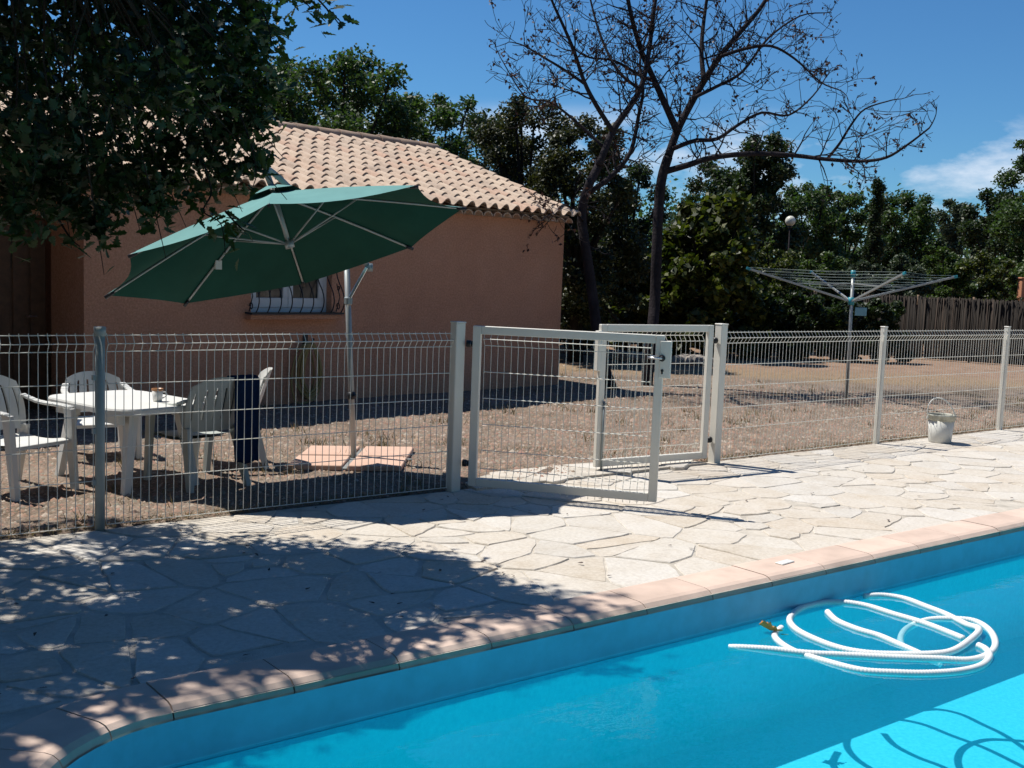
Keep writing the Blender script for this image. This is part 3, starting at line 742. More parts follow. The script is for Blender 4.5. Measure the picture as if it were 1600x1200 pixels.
def gate(hinge, end, label, lock, side, bolt):
    g = thing('gate', hinge, label, 'gate')
    a = np.zeros(3); b = np.array(end, float) - np.array(hinge, float); b[2] = 0; L = np.linalg.norm(b); d = b / L; nrm = np.cross(d, [0, 0, 1.])
    z0, z1, w, t_ = .05, 1.275, .062, .042
    def st(s_): 
        m = MB(); m.bar(d * s_ + np.array([0, 0, z0]), d * s_ + np.array([0, 0, z1]), w, t_, nrm, .004); return m.build('stile', MT['white_paint'], g)
    st(w / 2); far = st(L - w / 2)
    for z, nm in ((z0 + w / 2, 'bottom_rail'), (z1 - w / 2, 'top_rail')):
        m = MB(); m.bar(d * (w + .001) + np.array([0, 0, z]), d * (L - w - .001) + np.array([0, 0, z]), t_ - .002, w, (0, 0, 1), .004); m.build(nm, MT['white_paint'], g)
    pan = thing('wire_panel'); pan.parent = g; pan.location = (0, 0, 0)
    va, hb = MB(), MB(); panel_mesh(va, hb, d * (w + .03) + nrm * side * .0, d * (L - w - .03), z0 + .03, z1 - .045, side, tips=.055, lower_fold=True)
    o = va.build('vertical_wires', MT['wire'], pan); o['kind'] = 'stuff'; o = hb.build('horizontal_wires', MT['wire'], pan); o['kind'] = 'stuff'
    for z in (z0 + .17, z1 - .14):
        m = MB(); m.tube([-d * .055 + np.array([0, 0, z]), d * .03 + np.array([0, 0, z])], .012, 8); hg = m.build('hinge', MT['steel'], g)
        m = MB(); m.tube([-d * .05 + np.array([0, 0, z]), -d * .02 + np.array([0, 0, z])], .028, 10); m.build('hinge_boss', MT['black_plastic'], hg, True)
        m = MB(); m.tube([-d * .012 + np.array([0, 0, z]), -d * .001 + np.array([0, 0, z])], .023, 10); m.build('hinge_nut', MT['black_plastic'], hg, True)
    if lock:
        m = MB(); m.box(d * (L + .012) + np.array([0, 0, 1.10]), (.08, .058, .27), (d, nrm, ZZ), .004); lb = m.build('lock_case', MT['white_paint'], g)
        for sg in (-1, 1):
            m = MB(); m.tube([d * (L - .01) + nrm * sg * z + np.array([0, 0, 1.11]) for z in (.02, .065)] + [d * (L - .11) + nrm * sg * .072 + np.array([0, 0, 1.112])], .0085, 8); m.build('handle', MT['steel'], lb, True)
            m = MB(); m.tube([d * (L - .01) + nrm * sg * z + np.array([0, 0, 1.11]) for z in (.0285, .034)], .024, 14); m.build('rosette', MT['black_plastic'], lb, True)
            m = MB(); m.tube([d * (L - .005) + nrm * sg * z + np.array([0, 0, 1.02]) for z in (.0285, .033)], .011, 10); m.tube([d * (L - .005) + nrm * sg * .031 + np.array([0, 0, z]) for z in (1.015, .995)], .006, 6); m.build('keyhole', MT['black_plastic'], lb)
    if bolt:
        m = MB(); bp_ = d * (L - .05) + nrm * bolt * .034
        m.tube([bp_ + np.array([0, 0, z]) for z in (.01, .62)], .009, 8); m.tube([bp_ + np.array([0, 0, .60]), bp_ + nrm * bolt * .03 + np.array([0, 0, .60])], .009, 8); m.build('drop_bolt', MT['alu_dark'], g, True)
        m = MB(); m.box(d * (L + .008) + np.array([0, 0, 1.05]), (.05, .05, .34), (d, nrm, ZZ), .004); m.build('strike_plate', MT['white_paint'], g)
    return g
dl = np.array([.93, -1.2]); dl /= np.linalg.norm(dl)
gate(np.array([.115 * dl[0] + .01, .115 * dl[1], 0]), np.array([.96, -1.235, 0]), 'white framed wire gate leaf swung open over the paving, with lock and handle', True, 1, 0)
gate(PRp + np.array([-.105, .012, 0]), np.array([1.52, .075, 0]), 'white framed wire gate leaf standing nearly closed, with a drop bolt', False, 1, -1)

# ------------------------------------------------------------------ umbrella
corners = [np.array(p) for p in ((-1.94, 2.184, 1.377), (-1.022, 2.868, 1.289), (.101, 2.749, 1.498), (.77, 1.899, 1.88), (.594, .814, 2.211), (-.324, .13, 2.299), (-1.447, .249, 2.091), (-2.116, 1.1, 1.709))]
corners = [CAM + (p - CAM) * f for p, f in zip(corners, (.89, .865, .892, .895, .955, 1.0, 1.0, .97))]   # rim as its shadow on the ground places it
UC = np.mean(corners, axis=0); UN = np.linalg.svd(np.array(corners) - UC)[2][2]; UN = UN * np.sign(UN[2])
UB = gnd(553, 713, .05); UB[2] = 0
umb = thing('parasol', UB, 'large green cantilever parasol tilted over the white garden furniture', 'parasol')
C8 = [local(umb, p) for p in corners]; ctr = local(umb, UC); apex = local(umb, on_plane(427, 300, UC, FWH))
UN = apex - ctr; UN /= np.linalg.norm(UN)
m = MB()
for k in range(8):
    a, b = C8[k], C8[(k + 1) % 8]
    def fn(u, v, a=a, b=b):
        v = .045 + .955 * v
        e = a + (b - a) * u; mid_ = 4 * u * (1 - u)
        e = e + (ctr - e) * .055 * mid_                        # scalloped hem
        p = apex + (e - apex) * v
        bow = UN * (.012 * math.sin(math.pi * v))              # ribs bow outwards
        return p + bow - UN * (.03 * mid_ * v * (1 - .3 * v))
    m.grid(fn, 8, 10)
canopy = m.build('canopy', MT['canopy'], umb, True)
m = MB()
for k in range(8):
    a, b = C8[k], C8[(k + 1) % 8]
    m.grid(lambda u, v: apex + UN * (.062 - .02 * v) + ((a + (b - a) * u) - apex) * (.02 + .13 * v) , 3, 2)
m.build('vent_cap', MT['canopy'], canopy, True)
hub = local(umb, on_plane(452, 382, UC, FWH))
def ribpt(k, v): return apex + (C8[k] - apex) * v + UN * (.012 * math.sin(math.pi * v) - .014)
for k in range(8):
    m = MB(); m.tube([ribpt(k, v / 8) for v in range(0, 9)], [.009] * 8 + [.007], 6); rb = m.build('rib', MT['alu'], umb, True)
    m = MB(); m.tube([hub, ribpt(k, .42) - UN * .005], .007, 6); m.build('strut', MT['alu'], rb, True)
    m = MB(); m.tube([ribpt(k, .955), ribpt(k, 1.0) + (C8[k] - apex) * .006], .014, 8); m.build('rib_end', MT['black_plastic'], rb, True)
m = MB(); m.tube([hub - UN * .02, apex + UN * .10], .019, 10); m.build('centre_tube', MT['alu'], umb, True)
m = MB(); m.tube([hub - UN * .028, hub + UN * .03], .036, 12); m.build('hub', MT['alu'], umb, True)
rp = ribpt(1, .62) - UN * .02; m = MB(); m.box(rp, (.05, .02, .07)); m.build('crank_tag', MT['plastic'], umb)
base = np.array([0, 0, .075]); PG = UB; pt = local(umb, above(541, 395, PG + FWH * .16)); pb = np.zeros(3)
m = MB(); m.tube([pb + np.array([0, 0, .02]), pb + (pt - pb) * .5, pt], .025, 12); m.build('pole', MT['alu'], umb, True)
pp = lambda f: pb + (pt - pb) * f
m = MB(); m.tube([pp(.30), pp(.335)], .033, 12); m.tube([pp(.318), pp(.318) + RT * .035 - FWH * .02], .017, 10); m.build('pole_knob', MT['black_plastic'], umb, True)
br = local(umb, above(574, 418, PG + FWH * .16))
m = MB(); P = smooth_path([apex + UN * .05, apex + UN * .17, apex + UN * .20 + (br - apex) * .10, apex + (br - apex) * .36 + UN * .16, apex + (br - apex) * .70 + UN * .12, br + np.array([0, 0, .02])], 6)
V = []
m.tube(P, [.024] * len(P), 10); m.build('arm', MT['alu_dark'], umb, True)
m = MB(); m.tube([br - RT * .015, br + RT * .045], .035, 12); m.build('arm_joint', MT['alu_dark'], umb, True)
lo = local(umb, above(545, 470, PG + FWH * .12)) - FWH * .03
m = MB(); m.bar(br - FWH * .05, lo - FWH * .015, .026, .012, FWH, .003); m.build('lever', MT['steel'], umb)
m = MB(); m.box(lo + np.array([0, 0, .0]), (.06, .06, .07), bev=.01); m.build('lever_clamp', MT['alu_dark'], umb)
E1 = np.array([.86, -.50, 0]); E1 /= np.linalg.norm(E1); E2 = np.array([.62, .78, 0]); E2 /= np.linalg.norm(E2)
for q_ in (E1, E2):
    m = MB(); m.bar(-q_ * .50 + np.array([0, 0, .022 + (.0 if q_ is E1 else .002)]), q_ * .50 + np.array([0, 0, .022 + (.0 if q_ is E1 else .002)]), .042, .028, (0, 0, 1), .004); m.build('base_bar', MT['alu'], umb)
k = 0
for sx in (-1, 1):
    for sy in (-1, 1):
        c = UB + E1 * sx * .245 + E2 * sy * .265 + np.array([0, 0, .036]); s_ = thing
        m = MB(); m.box((0, 0, 0), (.44, .48, .045), (E1, E2, ZZ), .006); o = m.build('ballast_slab', MT['slab'])
        o.location = tuple(c); o.rotation_euler = (rng.uniform(-.01, .01), rng.uniform(-.01, .01), rng.uniform(-.02, .02))
        tag(o, 'square pink paving slab weighing down the parasol base', 'slab', 'ballast slabs on the parasol base')

# ------------------------------------------------------------------ table, chairs
TZ = .63
tbl = thing('garden_table', (-2.03, 1.40, 0), 'white plastic garden table with a rounded rectangular top', 'table', rz=math.radians(13))
def rr2(w, h, r, n=6, bulge=.03):
    out = rrect(-w / 2, w / 2, -h / 2, h / 2, r, n); return [(x * (1 + bulge * (1 - (2 * y / h) ** 2)), y * (1 + bulge * (1 - (2 * x / w) ** 2))) for x, y in out]
tp = rr2(.78, 1.08, .17)
m = MB(); n = len(tp); V = []
for k, z in ((.02, TZ - .05), (.0, TZ - .045), (-.004, TZ - .012), (.012, TZ)): V += [(x * (1 - k), y * (1 - k * .7), z) for x, y in tp]
m.add(V, [(i * n + k, i * n + (k + 1) % n, (i + 1) * n + (k + 1) % n, (i + 1) * n + k) for i in range(3) for k in range(n)] + [tuple(3 * n + k for k in range(n)), tuple(range(n))[::-1]])
m.build('table_top', MT['plastic'], tbl)
for sx in (-1, 1):
    for sy in (-1, 1):
        m = MB()
        for dx, dy in ((-.07, 0), (.0, -.11)):
            a = np.array([sx * (.27 + dx), sy * (.39 + dy), TZ - .05]); b = np.array([sx * (.33 + dx * .6), sy * (.46 + dy * .9), .0])
            for (u0, u1, w0, w1) in ((0, 1, .075, .05),):
                V = []
                for p_, w_ in ((a, w0), (b, w1)):
                    V += [p_ + np.array([sx * w_ / 2, -sy * w_ / 2, 0]), p_ + np.array([sx * w_ / 2, sy * w_ / 2, 0]), p_ + np.array([-sx * w_ / 2, sy * w_ / 2, 0]), p_ + np.array([-sx * w_ / 2, -sy * w_ / 2, 0])]
                m.add(V, [(0, 1, 5, 4), (1, 2, 6, 5), (2, 3, 7, 6), (3, 0, 4, 7), (0, 3, 2, 1), (4, 5, 6, 7)])
            break
        m.box((sx * .30, sy * .30, TZ - .085), (.05, .26, .07)); m.build('leg', MT['plastic'], tbl)
def make_chair(loc, rz, label, mat='plastic', sc_=1.0, group='white plastic garden chairs'):
    """faces local -y; seat .39 high"""
    t_ = thing('garden_chair', loc, label, 'chair', group, rz); M_ = MT[mat]
    S, Bk = .39 * sc_, .82 * sc_
    def seatz(u, v): return S - .025 * math.sin(math.pi * v) + .03 * (1 - v) ** 2 * 0 - .02 * max(0, (.12 - v) / .12) ** 2
    m = MB(); m.grid(lambda u, v: ((u - .5) * (.46 - .08 * v), -.22 + .42 * v, seatz(u, v)), 6, 8)
    m.grid(lambda u, v: ((.5 - u) * (.46 - .08 * v), -.22 + .42 * v, seatz(u, v) - .022), 6, 8); m.grid(lambda u, v: ((u - .5) * .46, -.22 + .005 * v, S - .045 + .027 * v), 6, 1)
    m.build('seat', M_, t_, True)
    # backrest: arched shield with slots
    def bp_(u, v):     # u across 0..1, v up 0..1
        h = S + .03 + (Bk - S - .03) * v; wid = .21 + .035 * math.sin(math.pi * min(1, v * 1.1)) - .0
        return np.array([(u - .5) * 2 * wid, .19 + .13 * v + .05 * (1 - (2 * u - 1) ** 2), h])
    bk = MB(); NS = 6
    def arch(u): return 1 - .16 * abs(2 * u - 1) ** 2.6
    def strip(u0, u1, v0, v1, nn=2):
        for side_ in (0, 1):
            off = np.array([0, .014 * side_, 0])
            f_ = lambda a, b: bp_(u0 + (u1 - u0) * a, (v0 + (v1 - v0) * b) * (arch(u0 + (u1 - u0) * a) if b * (v1 - v0) + v0 > .5 else 1)) + off
            bk.grid(f_ if side_ else (lambda a, b: f_(1 - a, b)), nn, 5)
        e0 = [bp_(u0, (v0 + (v1 - v0) * b / 4)) for b in range(5)]
    strip(0, 1, .80, 1.0, 12); strip(0, 1, .0, .22, 12)
    for i in range(NS + 1):
        c_ = i / NS; hw = .075 if i in (0, NS) else .064
        u0 = max(0, c_ - hw); u1 = min(1, c_ + hw); strip(u0, u1, .21, .82)
    bk.build('backrest', M_, t_, True)
    for sx in (-1, 1):
        m = MB()          # arm: runs forward from the back, turns down into the front leg
        A_ = [(sx * .23, .25, S + .27), (sx * .265, .12, S + .225), (sx * .275, -.08, S + .215), (sx * .272, -.20, S + .205)]
        P = smooth_path(A_, 4)
        for i in range(len(P) - 1): m.bar(P[i], P[i + 1] + (P[i + 1] - P[i]) * .08, .055, .022, (0, 0, 1), .006)
        m.build('armrest', M_, t_)
        def leg(a, b, w0, w1, t0):
            m = MB(); a = np.array(a); b = np.array(b); V = []
            for p_, w_ in ((a, w0), (b, w1)): V += [p_ + np.array(q) for q in ((-t0, -w_ / 2, 0), (t0, -w_ / 2, 0), (t0, w_ / 2, 0), (-t0, w_ / 2, 0))]
            m.add(V, [(0, 1, 5, 4), (1, 2, 6, 5), (2, 3, 7, 6), (3, 0, 4, 7), (0, 3, 2, 1), (4, 5, 6, 7)]); m.build('leg', M_, t_)
        leg((sx * .262, -.19, S + .20), (sx * .255, -.25, 0), .075, .045, .02)
        leg((sx * .20, .20, S + .06), (sx * .245, .33, 0), .085, .045, .02)
    return t_
def face(d): return math.atan2(d[0], -d[1])                      # rotation so that local -y points along d
make_chair((-2.79, 1.36, 0), face((.45, -.9)), 'white plastic armchair facing the pool beside the round grey fence post')
make_chair((-1.88, 2.50, 0), face((-.1, -1)), 'white plastic armchair with only its arched back showing behind the table', sc_=.85)
make_chair((-1.60, 1.13, 0), face((-.18, 1)), 'white plastic armchair turned away with a dark blue towel over it', 'plastic_shaded', 1.03)
make_chair((-1.12, 1.72, 0), face((-.95, .35)), 'white plastic armchair partly hidden behind the one with the towel')
# towel over the right side of that chair's back
tw = thing('towel', (-1.60, 1.13, 0), 'dark blue towel hanging over the back of a white plastic chair', 'towel', rz=face((-.18, 1)))
m = MB()
prof = [(.20, .50), (.225, .62), (.245, .72), (.262, .80), (.29, .842), (.335, .846), (.372, .82), (.385, .72), (.392, .58), (.40, .44), (.395, .30), (.402, .20)]
prof = smooth_path([(a, b, 0) for a, b in prof], 3)
def tfn(u, v):
    i = v * (len(prof) - 1); k = min(int(i), len(prof) - 2); p = prof[k] + (prof[k + 1] - prof[k]) * (i - k)
    fold = .012 * math.sin(u * 17 + v * 3) * min(1, abs(v - .35) * 3); x = -.28 + .20 * u + .01 * math.sin(v * 9)
    return np.array([x, p[0] + (fold if v > .4 else -fold) + .02 * (v > .45), p[1] + .01 * math.sin(u * 9) * (v > .9)])
m.grid(tfn, 14, 33); o = m.build('cloth', MT['towel'], tw, True)
md = o.modifiers.new('thick', 'SOLIDIFY'); md.thickness = .012
# mug
mgp = gnd(246, 627, TZ); mug = thing('mug', (mgp[0], mgp[1], TZ), 'white mug with a brown rim on the plastic table', 'mug')
m = MB(); m.lathe((0, 0, 0), [(.028, 0), (.033, .004), (.041, .082), (.0375, .082), (.032, .012), (.0, .01)], 18); m.build('cup', MT['mug'], mug, True)
m = MB(); m.lathe((0, 0, 0), [(.0415, .080), (.0425, .0805), (.043, .097), (.039, .097), (.038, .081)], 18); m.build('rim_band', MT['mug_band'], mug, True)
m = MB(); m.tube(smooth_path([(.036, 0, .07), (.062, 0, .066), (.066, 0, .04), (.036, 0, .022)], 5), .0055, 6); m.build('handle', MT['mug'], mug, True)

# ------------------------------------------------------------------ bucket, things in the pool
bq = gnd(1468, 691)
bk_ = thing('bucket', (bq[0], bq[1], .004), 'white plastic bucket with its handle up, standing on the paving by the fence', 'bucket')
m = MB(); m.lathe((0, 0, 0), [(.112, 0), (.118, .006), (.140, .27), (.136, .27), (.114, .012), (0, .01)], 24); m.build('body', MT['bucket'], bk_, True)
m = MB(); m.lathe((0, 0, 0), [(.143, .245), (.150, .247), (.151, .292), (.156, .296), (.156, .306), (.146, .308), (.142, .292), (.141, .25)], 24); m.build('rim', MT['bucket_dirty'], bk_, True)
m = MB(); P = []
for k in range(17):
    a = math.pi * k / 16; q = RT * (-.15 * math.cos(a)); q = q / 1.0; P.append(np.array([q[0] - .05 * math.sin(a) * RT[0], q[1] - .05 * math.sin(a) * RT[1], .285 + .20 * math.sin(a)]))
m.tube(P, .007, 6); m.build('handle', MT['bucket'], bk_, True)
m = MB(); m.tube([P[0] - np.array([0, 0, .0]), P[0] + np.array([0, 0, -.03])], .014, 8); m.tube([P[-1], P[-1] + np.array([0, 0, -.03])], .014, 8); o = m.build('handle_lugs', MT['bucket'], bk_); o['kind'] = 'stuff'

def pz(cx, cy, dz=0.0):
    q = gnd(1060 + cx / 2.963, 860 + cy / 2.963, WZ); return np.array([q[0], q[1], WZ + dz])
fh = thing('pool_hose', pz(900, 400), 'white floating vacuum hose coiled in loops on the pool water', 'hose')
strands = [
 [(235, 440, -.012), (285, 447, -.004), (430, 462, .004), (600, 482, .006), (800, 492, .006), (1000, 502, .006), (1200, 508, .006), (1350, 510, .003), (1440, 480, .002), (1468, 430, 0), (1440, 370, 0), (1370, 330, .002), (1260, 318, 0), (1150, 318, -.008), (1060, 345, -.022), (1030, 390, -.03), (1060, 440, -.03), (1150, 480, -.02), (1220, 500, -.03)],
 [(478, 350, -.012), (445, 390, -.004), (480, 435, 0), (560, 472, -.006), (700, 520, 0), (850, 560, .004), (1000, 572, .006), (1150, 575, .006), (1300, 565, .006), (1400, 540, .006), (1440, 500, .006), (1425, 465, .006), (1385, 445, .008)],
 [(860, 215, .004), (950, 212, .004), (1050, 228, .004), (1150, 265, .004), (1240, 300, .004), (1330, 350, .010), (1390, 390, .028), (1340, 440, .022), (1270, 478, .016), (1180, 490, .012), (1000, 487, .006), (860, 480, .006), (740, 455, .004), (620, 410, .004), (540, 365, .004), (515, 320, .004), (560, 275, .004), (650, 248, .004), (750, 243, .004), (870, 260, .004), (1000, 300, .004), (1150, 345, .004), (1320, 412, .004)],
 [(690, 290, .006), (735, 330, .004), (830, 370, .004), (930, 400, .004), (1030, 440, 0), (1130, 474, -.012), (1200, 490, -.03)]]
for st_ in strands:
    m = MB(); P = smooth_path([pz(x, y, dz) - np.array(fh.location) for x, y, dz in st_], 7); rr_ = []
    cum = np.concatenate([[0], np.cumsum([np.linalg.norm(P[i + 1] - P[i]) for i in range(len(P) - 1)])]); ts = np.arange(0, cum[-1], .0042); PA = np.array(P)
    PP = [np.array([np.interp(t_, cum, PA[:, k]) for k in range(3)]) for t_ in ts]
    m.tube(PP, [.0182 + .0009 * math.sin(i * 1.57) for i in range(len(PP))], 9); m.build('hose_length', MT['hose_white'], fh, True)
lf = pz(424, 385, .004); fo = thing('floating_leaf', lf, 'curled orange leaf floating in the pool beside the white hose', 'leaf')
m = MB(); tv, tf = tpl_oak(); m.add([(x * .15, y * .14, .012 + 1.6 * abs(x) * .1 + .06 * y * y) for x, y, z in tv], [tuple(f) for f in tf]); ob = m.build('blade', MT['leaf_orange'], fo); ob.rotation_euler = (.25, .3, .9)
m = MB(); m.tube([(0, -.06, .01), (.015, -.10, .02)], .0025, 5); ob = m.build('stalk', MT['leaf_orange'], fo); ob.rotation_euler = (.25, .3, .9)
tq = gnd(1226, 884); m = MB(); m.box((0, 0, 0), (.13, .055, .008), bev=.003); o = m.build('white_plate', MT['plastic'])
o.location = (tq[0], tq[1], .022); o.rotation_euler.z = .1; tag(o, 'small white plate lying on the pink pool coping', 'plate')

# ------------------------------------------------------------------ rotary clothes dryer
dq = gnd(1322, 625); dr = thing('clothes_dryer', dq, 'grey rotary clothes dryer with teal tips standing behind the fence', 'clothes dryer')
ptop = above(1333, 430, dq) - dq
m = MB(); m.tube([(0, 0, -.05), ptop * .5, ptop], .024, 10); m.build('pole', MT['alu'], dr, True)
hubz = above(1330, 470, dq) - dq
m = MB(); m.tube([hubz - np.array([0, 0, .06]), hubz + np.array([0, 0, .05])], .045, 10); m.build('hub', MT['teal'], dr, True)
m = MB(); m.tube([ptop - np.array([0, 0, .03]), ptop + np.array([0, 0, .07])], .034, 10); m.build('top_cap', MT['teal'], dr, True)
RH = np.array([RT[0], RT[1], 0]); RH /= np.linalg.norm(RH)
tips = []
for k in range(4):
    a = math.radians(7 + 90 * k); dd = RH * math.cos(a) + FWH * math.sin(a); tp_ = np.array([*(dd[:2] * 1.58), 1.86]) + np.array([ptop[0], ptop[1], 0]); tips.append(tp_)
    m = MB(); m.bar(hubz + dd * .04, tp_, .022, .03, (0, 0, 1), .003); ar = m.build('arm', MT['alu'], dr)
    m = MB(); m.bar(tp_ - (tp_ - hubz) * .02, tp_ + (tp_ - hubz) * .015, .03, .04, (0, 0, 1), .004); m.build('arm_tip', MT['teal'], ar)
    m = MB(); m.bar(hubz + (tp_ - hubz) * .55, ptop - np.array([0, 0, .12]), .012, .016); m.build('brace', MT['alu'], dr)
m = MB()
for j in range(7):
    f = .42 + .58 * j / 6
    for k in range(4):
        a, b = hubz + (tips[k] - hubz) * f, hubz + (tips[(k + 1) % 4] - hubz) * f
        a = a + np.array([0, 0, .016]); b = b + np.array([0, 0, .016]); m.tube([a, (a + b) / 2 - np.array([0, 0, .02]), b], .0017, 4, False)
o = m.build('washing_line', MT['line'], dr); o['kind'] = 'stuff'
tg = above(1345, 487, dq) - dq
m = MB(); m.box(tg, (.17, .012, .12), (RH, FWH, ZZ), .003); tgo = m.build('instruction_tag', MT['tag'], dr)
m = MB(); m.tube([tg + np.array([0, 0, .06]), hubz + RH * .05], .003, 4); m.build('tag_string', MT['line'], tgo)

# ------------------------------------------------------------------ oak overhanging the yard from the left
OAK_T = np.array([-5.6, .3, 0])                       # foot of the trunk, left of the picture
oak = thing('oak_tree', OAK_T, 'large oak whose lobed dark green leaves overhang the fence and paving', 'tree')
def in_poly(x, y, P):
    c = False; j = len(P) - 1
    for i in range(len(P)):
        if (P[i][1] > y) != (P[j][1] > y) and x < (P[j][0] - P[i][0]) * (y - P[i][1]) / (P[j][1] - P[i][1]) + P[i][0]: c = not c
        j = i
    return c
seen = [(-900, -900), (395, -900), (395, 30), (415, 120), (405, 215), (375, 270), (300, 285), (235, 320), (170, 350), (120, 335), (0, 355), (-900, 360)]
shade_px = [(-600, 790), (0, 792), (150, 806), (345, 826), (440, 832), (560, 850), (660, 880), (760, 902), (870, 930), (960, 945), (1010, 955), (1010, 1300), (-600, 1300)]
shade_g = [tuple(gnd(x, y)[:2]) for x, y in shade_px[:11]]
def shade_ok(P, r_):
    g = P[:2] - P[2] * SUN_K * SUN_H
    if g[1] < -2.97 + r_ * .55 and g[0] > -3.8 - r_ * .4: return False          # the pool itself lies in the sun
    px, py, dz = project((g[0], g[1], 0))
    if dz < .5 or px < -120: return g[1] < 1.2
    if g[1] > (-.15 if px > 190 else .75): return False
    lim = np.interp(px, [p[0] for p in shade_px[:11]], [p[1] for p in shade_px[:11]])
    if px > 1040 - r_ * 150: return False
    return py > lim + r_ * 38
r5 = random.Random(21); cl = []
tries = 0
while len(cl) < 680 and tries < 90000:
    tries += 1
    d = np.array([r5.gauss(0, 1), r5.gauss(0, 1), r5.gauss(0, 1)]); d /= np.linalg.norm(d); rad = r5.random() ** .42
    P = np.array([-4.6, -.9, 5.3]) + d * rad * np.array([3.7, 3.6, 3.4]); r_ = r5.uniform(.24, .42)
    if P[2] < 1.95: continue
    px, py, dz = project(P)
    if dz < 1.4:
        if P[2] < 2.7: continue
    else:
        m_ = r_ * F_PX / dz
        if -m_ < px < 1600 + m_ and -m_ < py < 1200 + m_ and not (in_poly(px + m_ * .75, py, seen) and in_poly(px, py + m_ * .75, seen)): continue
        if dz < 3.9 and py > -40: continue
    if not shade_ok(P, r_): continue
    if any(np.linalg.norm(P - q) < .24 for q, _ in cl): continue
    cl.append((P, r_))
ncl = len(cl)
# boughs that show at the edge of the crown
for px, py, D, r_ in ((60, 150, 6.6, .42), (150, 60, 6.2, .42), (250, 120, 6.4, .4), (330, 40, 6.2, .4), (340, 150, 6.6, .36), (250, 230, 6.5, .36), (150, 230, 6.2, .4), (50, 260, 6.0, .4), (100, 310, 6.1, .3), (200, 290, 6.2, .3), (300, 240, 6.5, .28), (370, 200, 6.6, .24), (385, 110, 6.4, .26), (395, 20, 6.1, .24), (150, 345, 6.0, .16), (20, 330, 5.8, .24), (350, 270, 6.5, .17), (400, 255, 6.6, .12), (240, 320, 6.2, .16), (0, 100, 6.2, .4), (0, 200, 6.0, .4), (200, 10, 6.2, .4), (100, 0, 6.0, .4), (120, 180, 6.9, .4), (300, 70, 6.9, .4), (200, 170, 6.9, .4), (60, 60, 7, .4), (270, 10, 6.8, .35), (350, 90, 6.8, .34), (400, 70, 6.5, .2), (410, 150, 6.6, .2), (395, 190, 6.7, .2), (300, 170, 6.9, .36), (180, 120, 6.5, .4), (80, 220, 6.5, .36), (20, 30, 6.5, .4), (120, 270, 6.6, .32), (330, 215, 6.7, .28), (220, 260, 6.7, .28), (60, 300, 6.4, .28), (380, -10, 6.4, .3), (300, -30, 6.2, .4), (170, 300, 6.5, .24), (10, 300, 6.2, .28), (260, 285, 6.5, .18)):
    cl.append((at_depth(px, py, D), r_))
cl = [(np.array(p), r_) for p, r_ in cl]
def shows(p, r_):
    px, py, dz = project(p); return dz > .5 and px > -60 - r_ * F_PX / dz and py > -60 - r_ * F_PX / dz
near = [c for i_, c in enumerate(cl) if i_ >= ncl or shows(*c)]; high = [c for i_, c in enumerate(cl) if i_ < ncl and not shows(*c)]
pts = blob_points([p for p, r_ in near], [(r_, r_, r_ * .8) for p, r_ in near], [int(60 + 900 * r_ * r_) for p, r_ in near], .15, nr)
V, Fc = scatter(tpl_oak(), pts - OAK_T, nr.uniform(.06, .105, len(pts)), .2, .7)
o = link(fast_mesh('crown', V, Fc, MT['oak']), 'crown', oak); o['kind'] = 'stuff'
pts = blob_points([p for p, r_ in high], [(r_, r_, r_ * .8) for p, r_ in high], [int(16 + 265 * r_ * r_) for p, r_ in high], .15, nr)
V, Fc = scatter(tpl_quad(), pts - OAK_T, nr.uniform(.08, .125, len(pts)), .2, .7)
o = link(fast_mesh('crown', V, Fc, MT['oak']), 'crown', oak); o['kind'] = 'stuff'
m = MB(); top = np.array([.9, -.6, 2.6])
m.tube(smooth_path([(0, 0, -.1), (.1, -.05, .8), (.35, -.2, 1.7), top], 5), [.26, .25, .24, .23, .22] * 3 + [.2], 12); m.build('trunk', MT['bark'], oak, True)
limbs = []
for ex in ((2.6, -.9, 4.4), (1.6, -2.4, 4.6), (.6, -1.4, 5.6), (2.2, .5, 5.2), (2.4, -1.7, 3.2), (-.4, -.4, 5.2), (.9, -3.0, 3.6)):
    e_ = np.array(ex); P = smooth_path([top, top * .5 + e_ * .5 + np.array([r5.uniform(-.3, .3), r5.uniform(-.3, .3), .45]), e_], 6); limbs.append(P)
    m = MB(); m.tube(P, list(np.linspace(.13, .045, len(P))), 8); m.build('limb', MT['bark'], oak, True)
m = MB(); allp = np.array([p for P in limbs for p in P])
for p, r_ in near:
    q = p - OAK_T; k = int(np.argmin(((allp - q) ** 2).sum(1))); a = allp[k]; mid_ = (a + q) / 2 + np.array([r5.uniform(-.1, .1), r5.uniform(-.1, .1), r5.uniform(0, .15)])
    m.tube([a, mid_, q, q + (q - mid_) * .4], [.009, .006, .004, .002], 5, False)
o = m.build('twigs', MT['bark'], oak); o['kind'] = 'stuff'
# leafy sprays hanging clear of the crown, leaf by leaf
tv, tf = tpl_oak(); lm = MB(); lm.add(tv, [tuple(f) for f in tf]); leaf_me = lm.mesh('leaf', MT['oak'])
nleaf = 0
def spray(path, D, n_, spread, size=(.075, .11)):
    global nleaf
    P = smooth_path([at_depth(x, y, D) for x, y in path], 6)
    m = MB(); m.tube([p - OAK_T for p in P], list(np.linspace(.007, .0025, len(P))), 5); m.build('sprig', MT['bark'], oak, True)
    for k in range(n_):
        f = (k + .5) / n_; p = P[int((.15 + .85 * f) * (len(P) - 1))] + np.array([r5.gauss(0, spread), r5.gauss(0, spread), r5.gauss(0, spread * .8)])
        o = link(leaf_me, 'leaf', oak, p - OAK_T); s_ = r5.uniform(*size); o.scale = (s_, s_, s_); nleaf += 1
        o.rotation_euler = (r5.gauss(.2, .6), r5.gauss(0, .6), r5.uniform(0, 6.28))
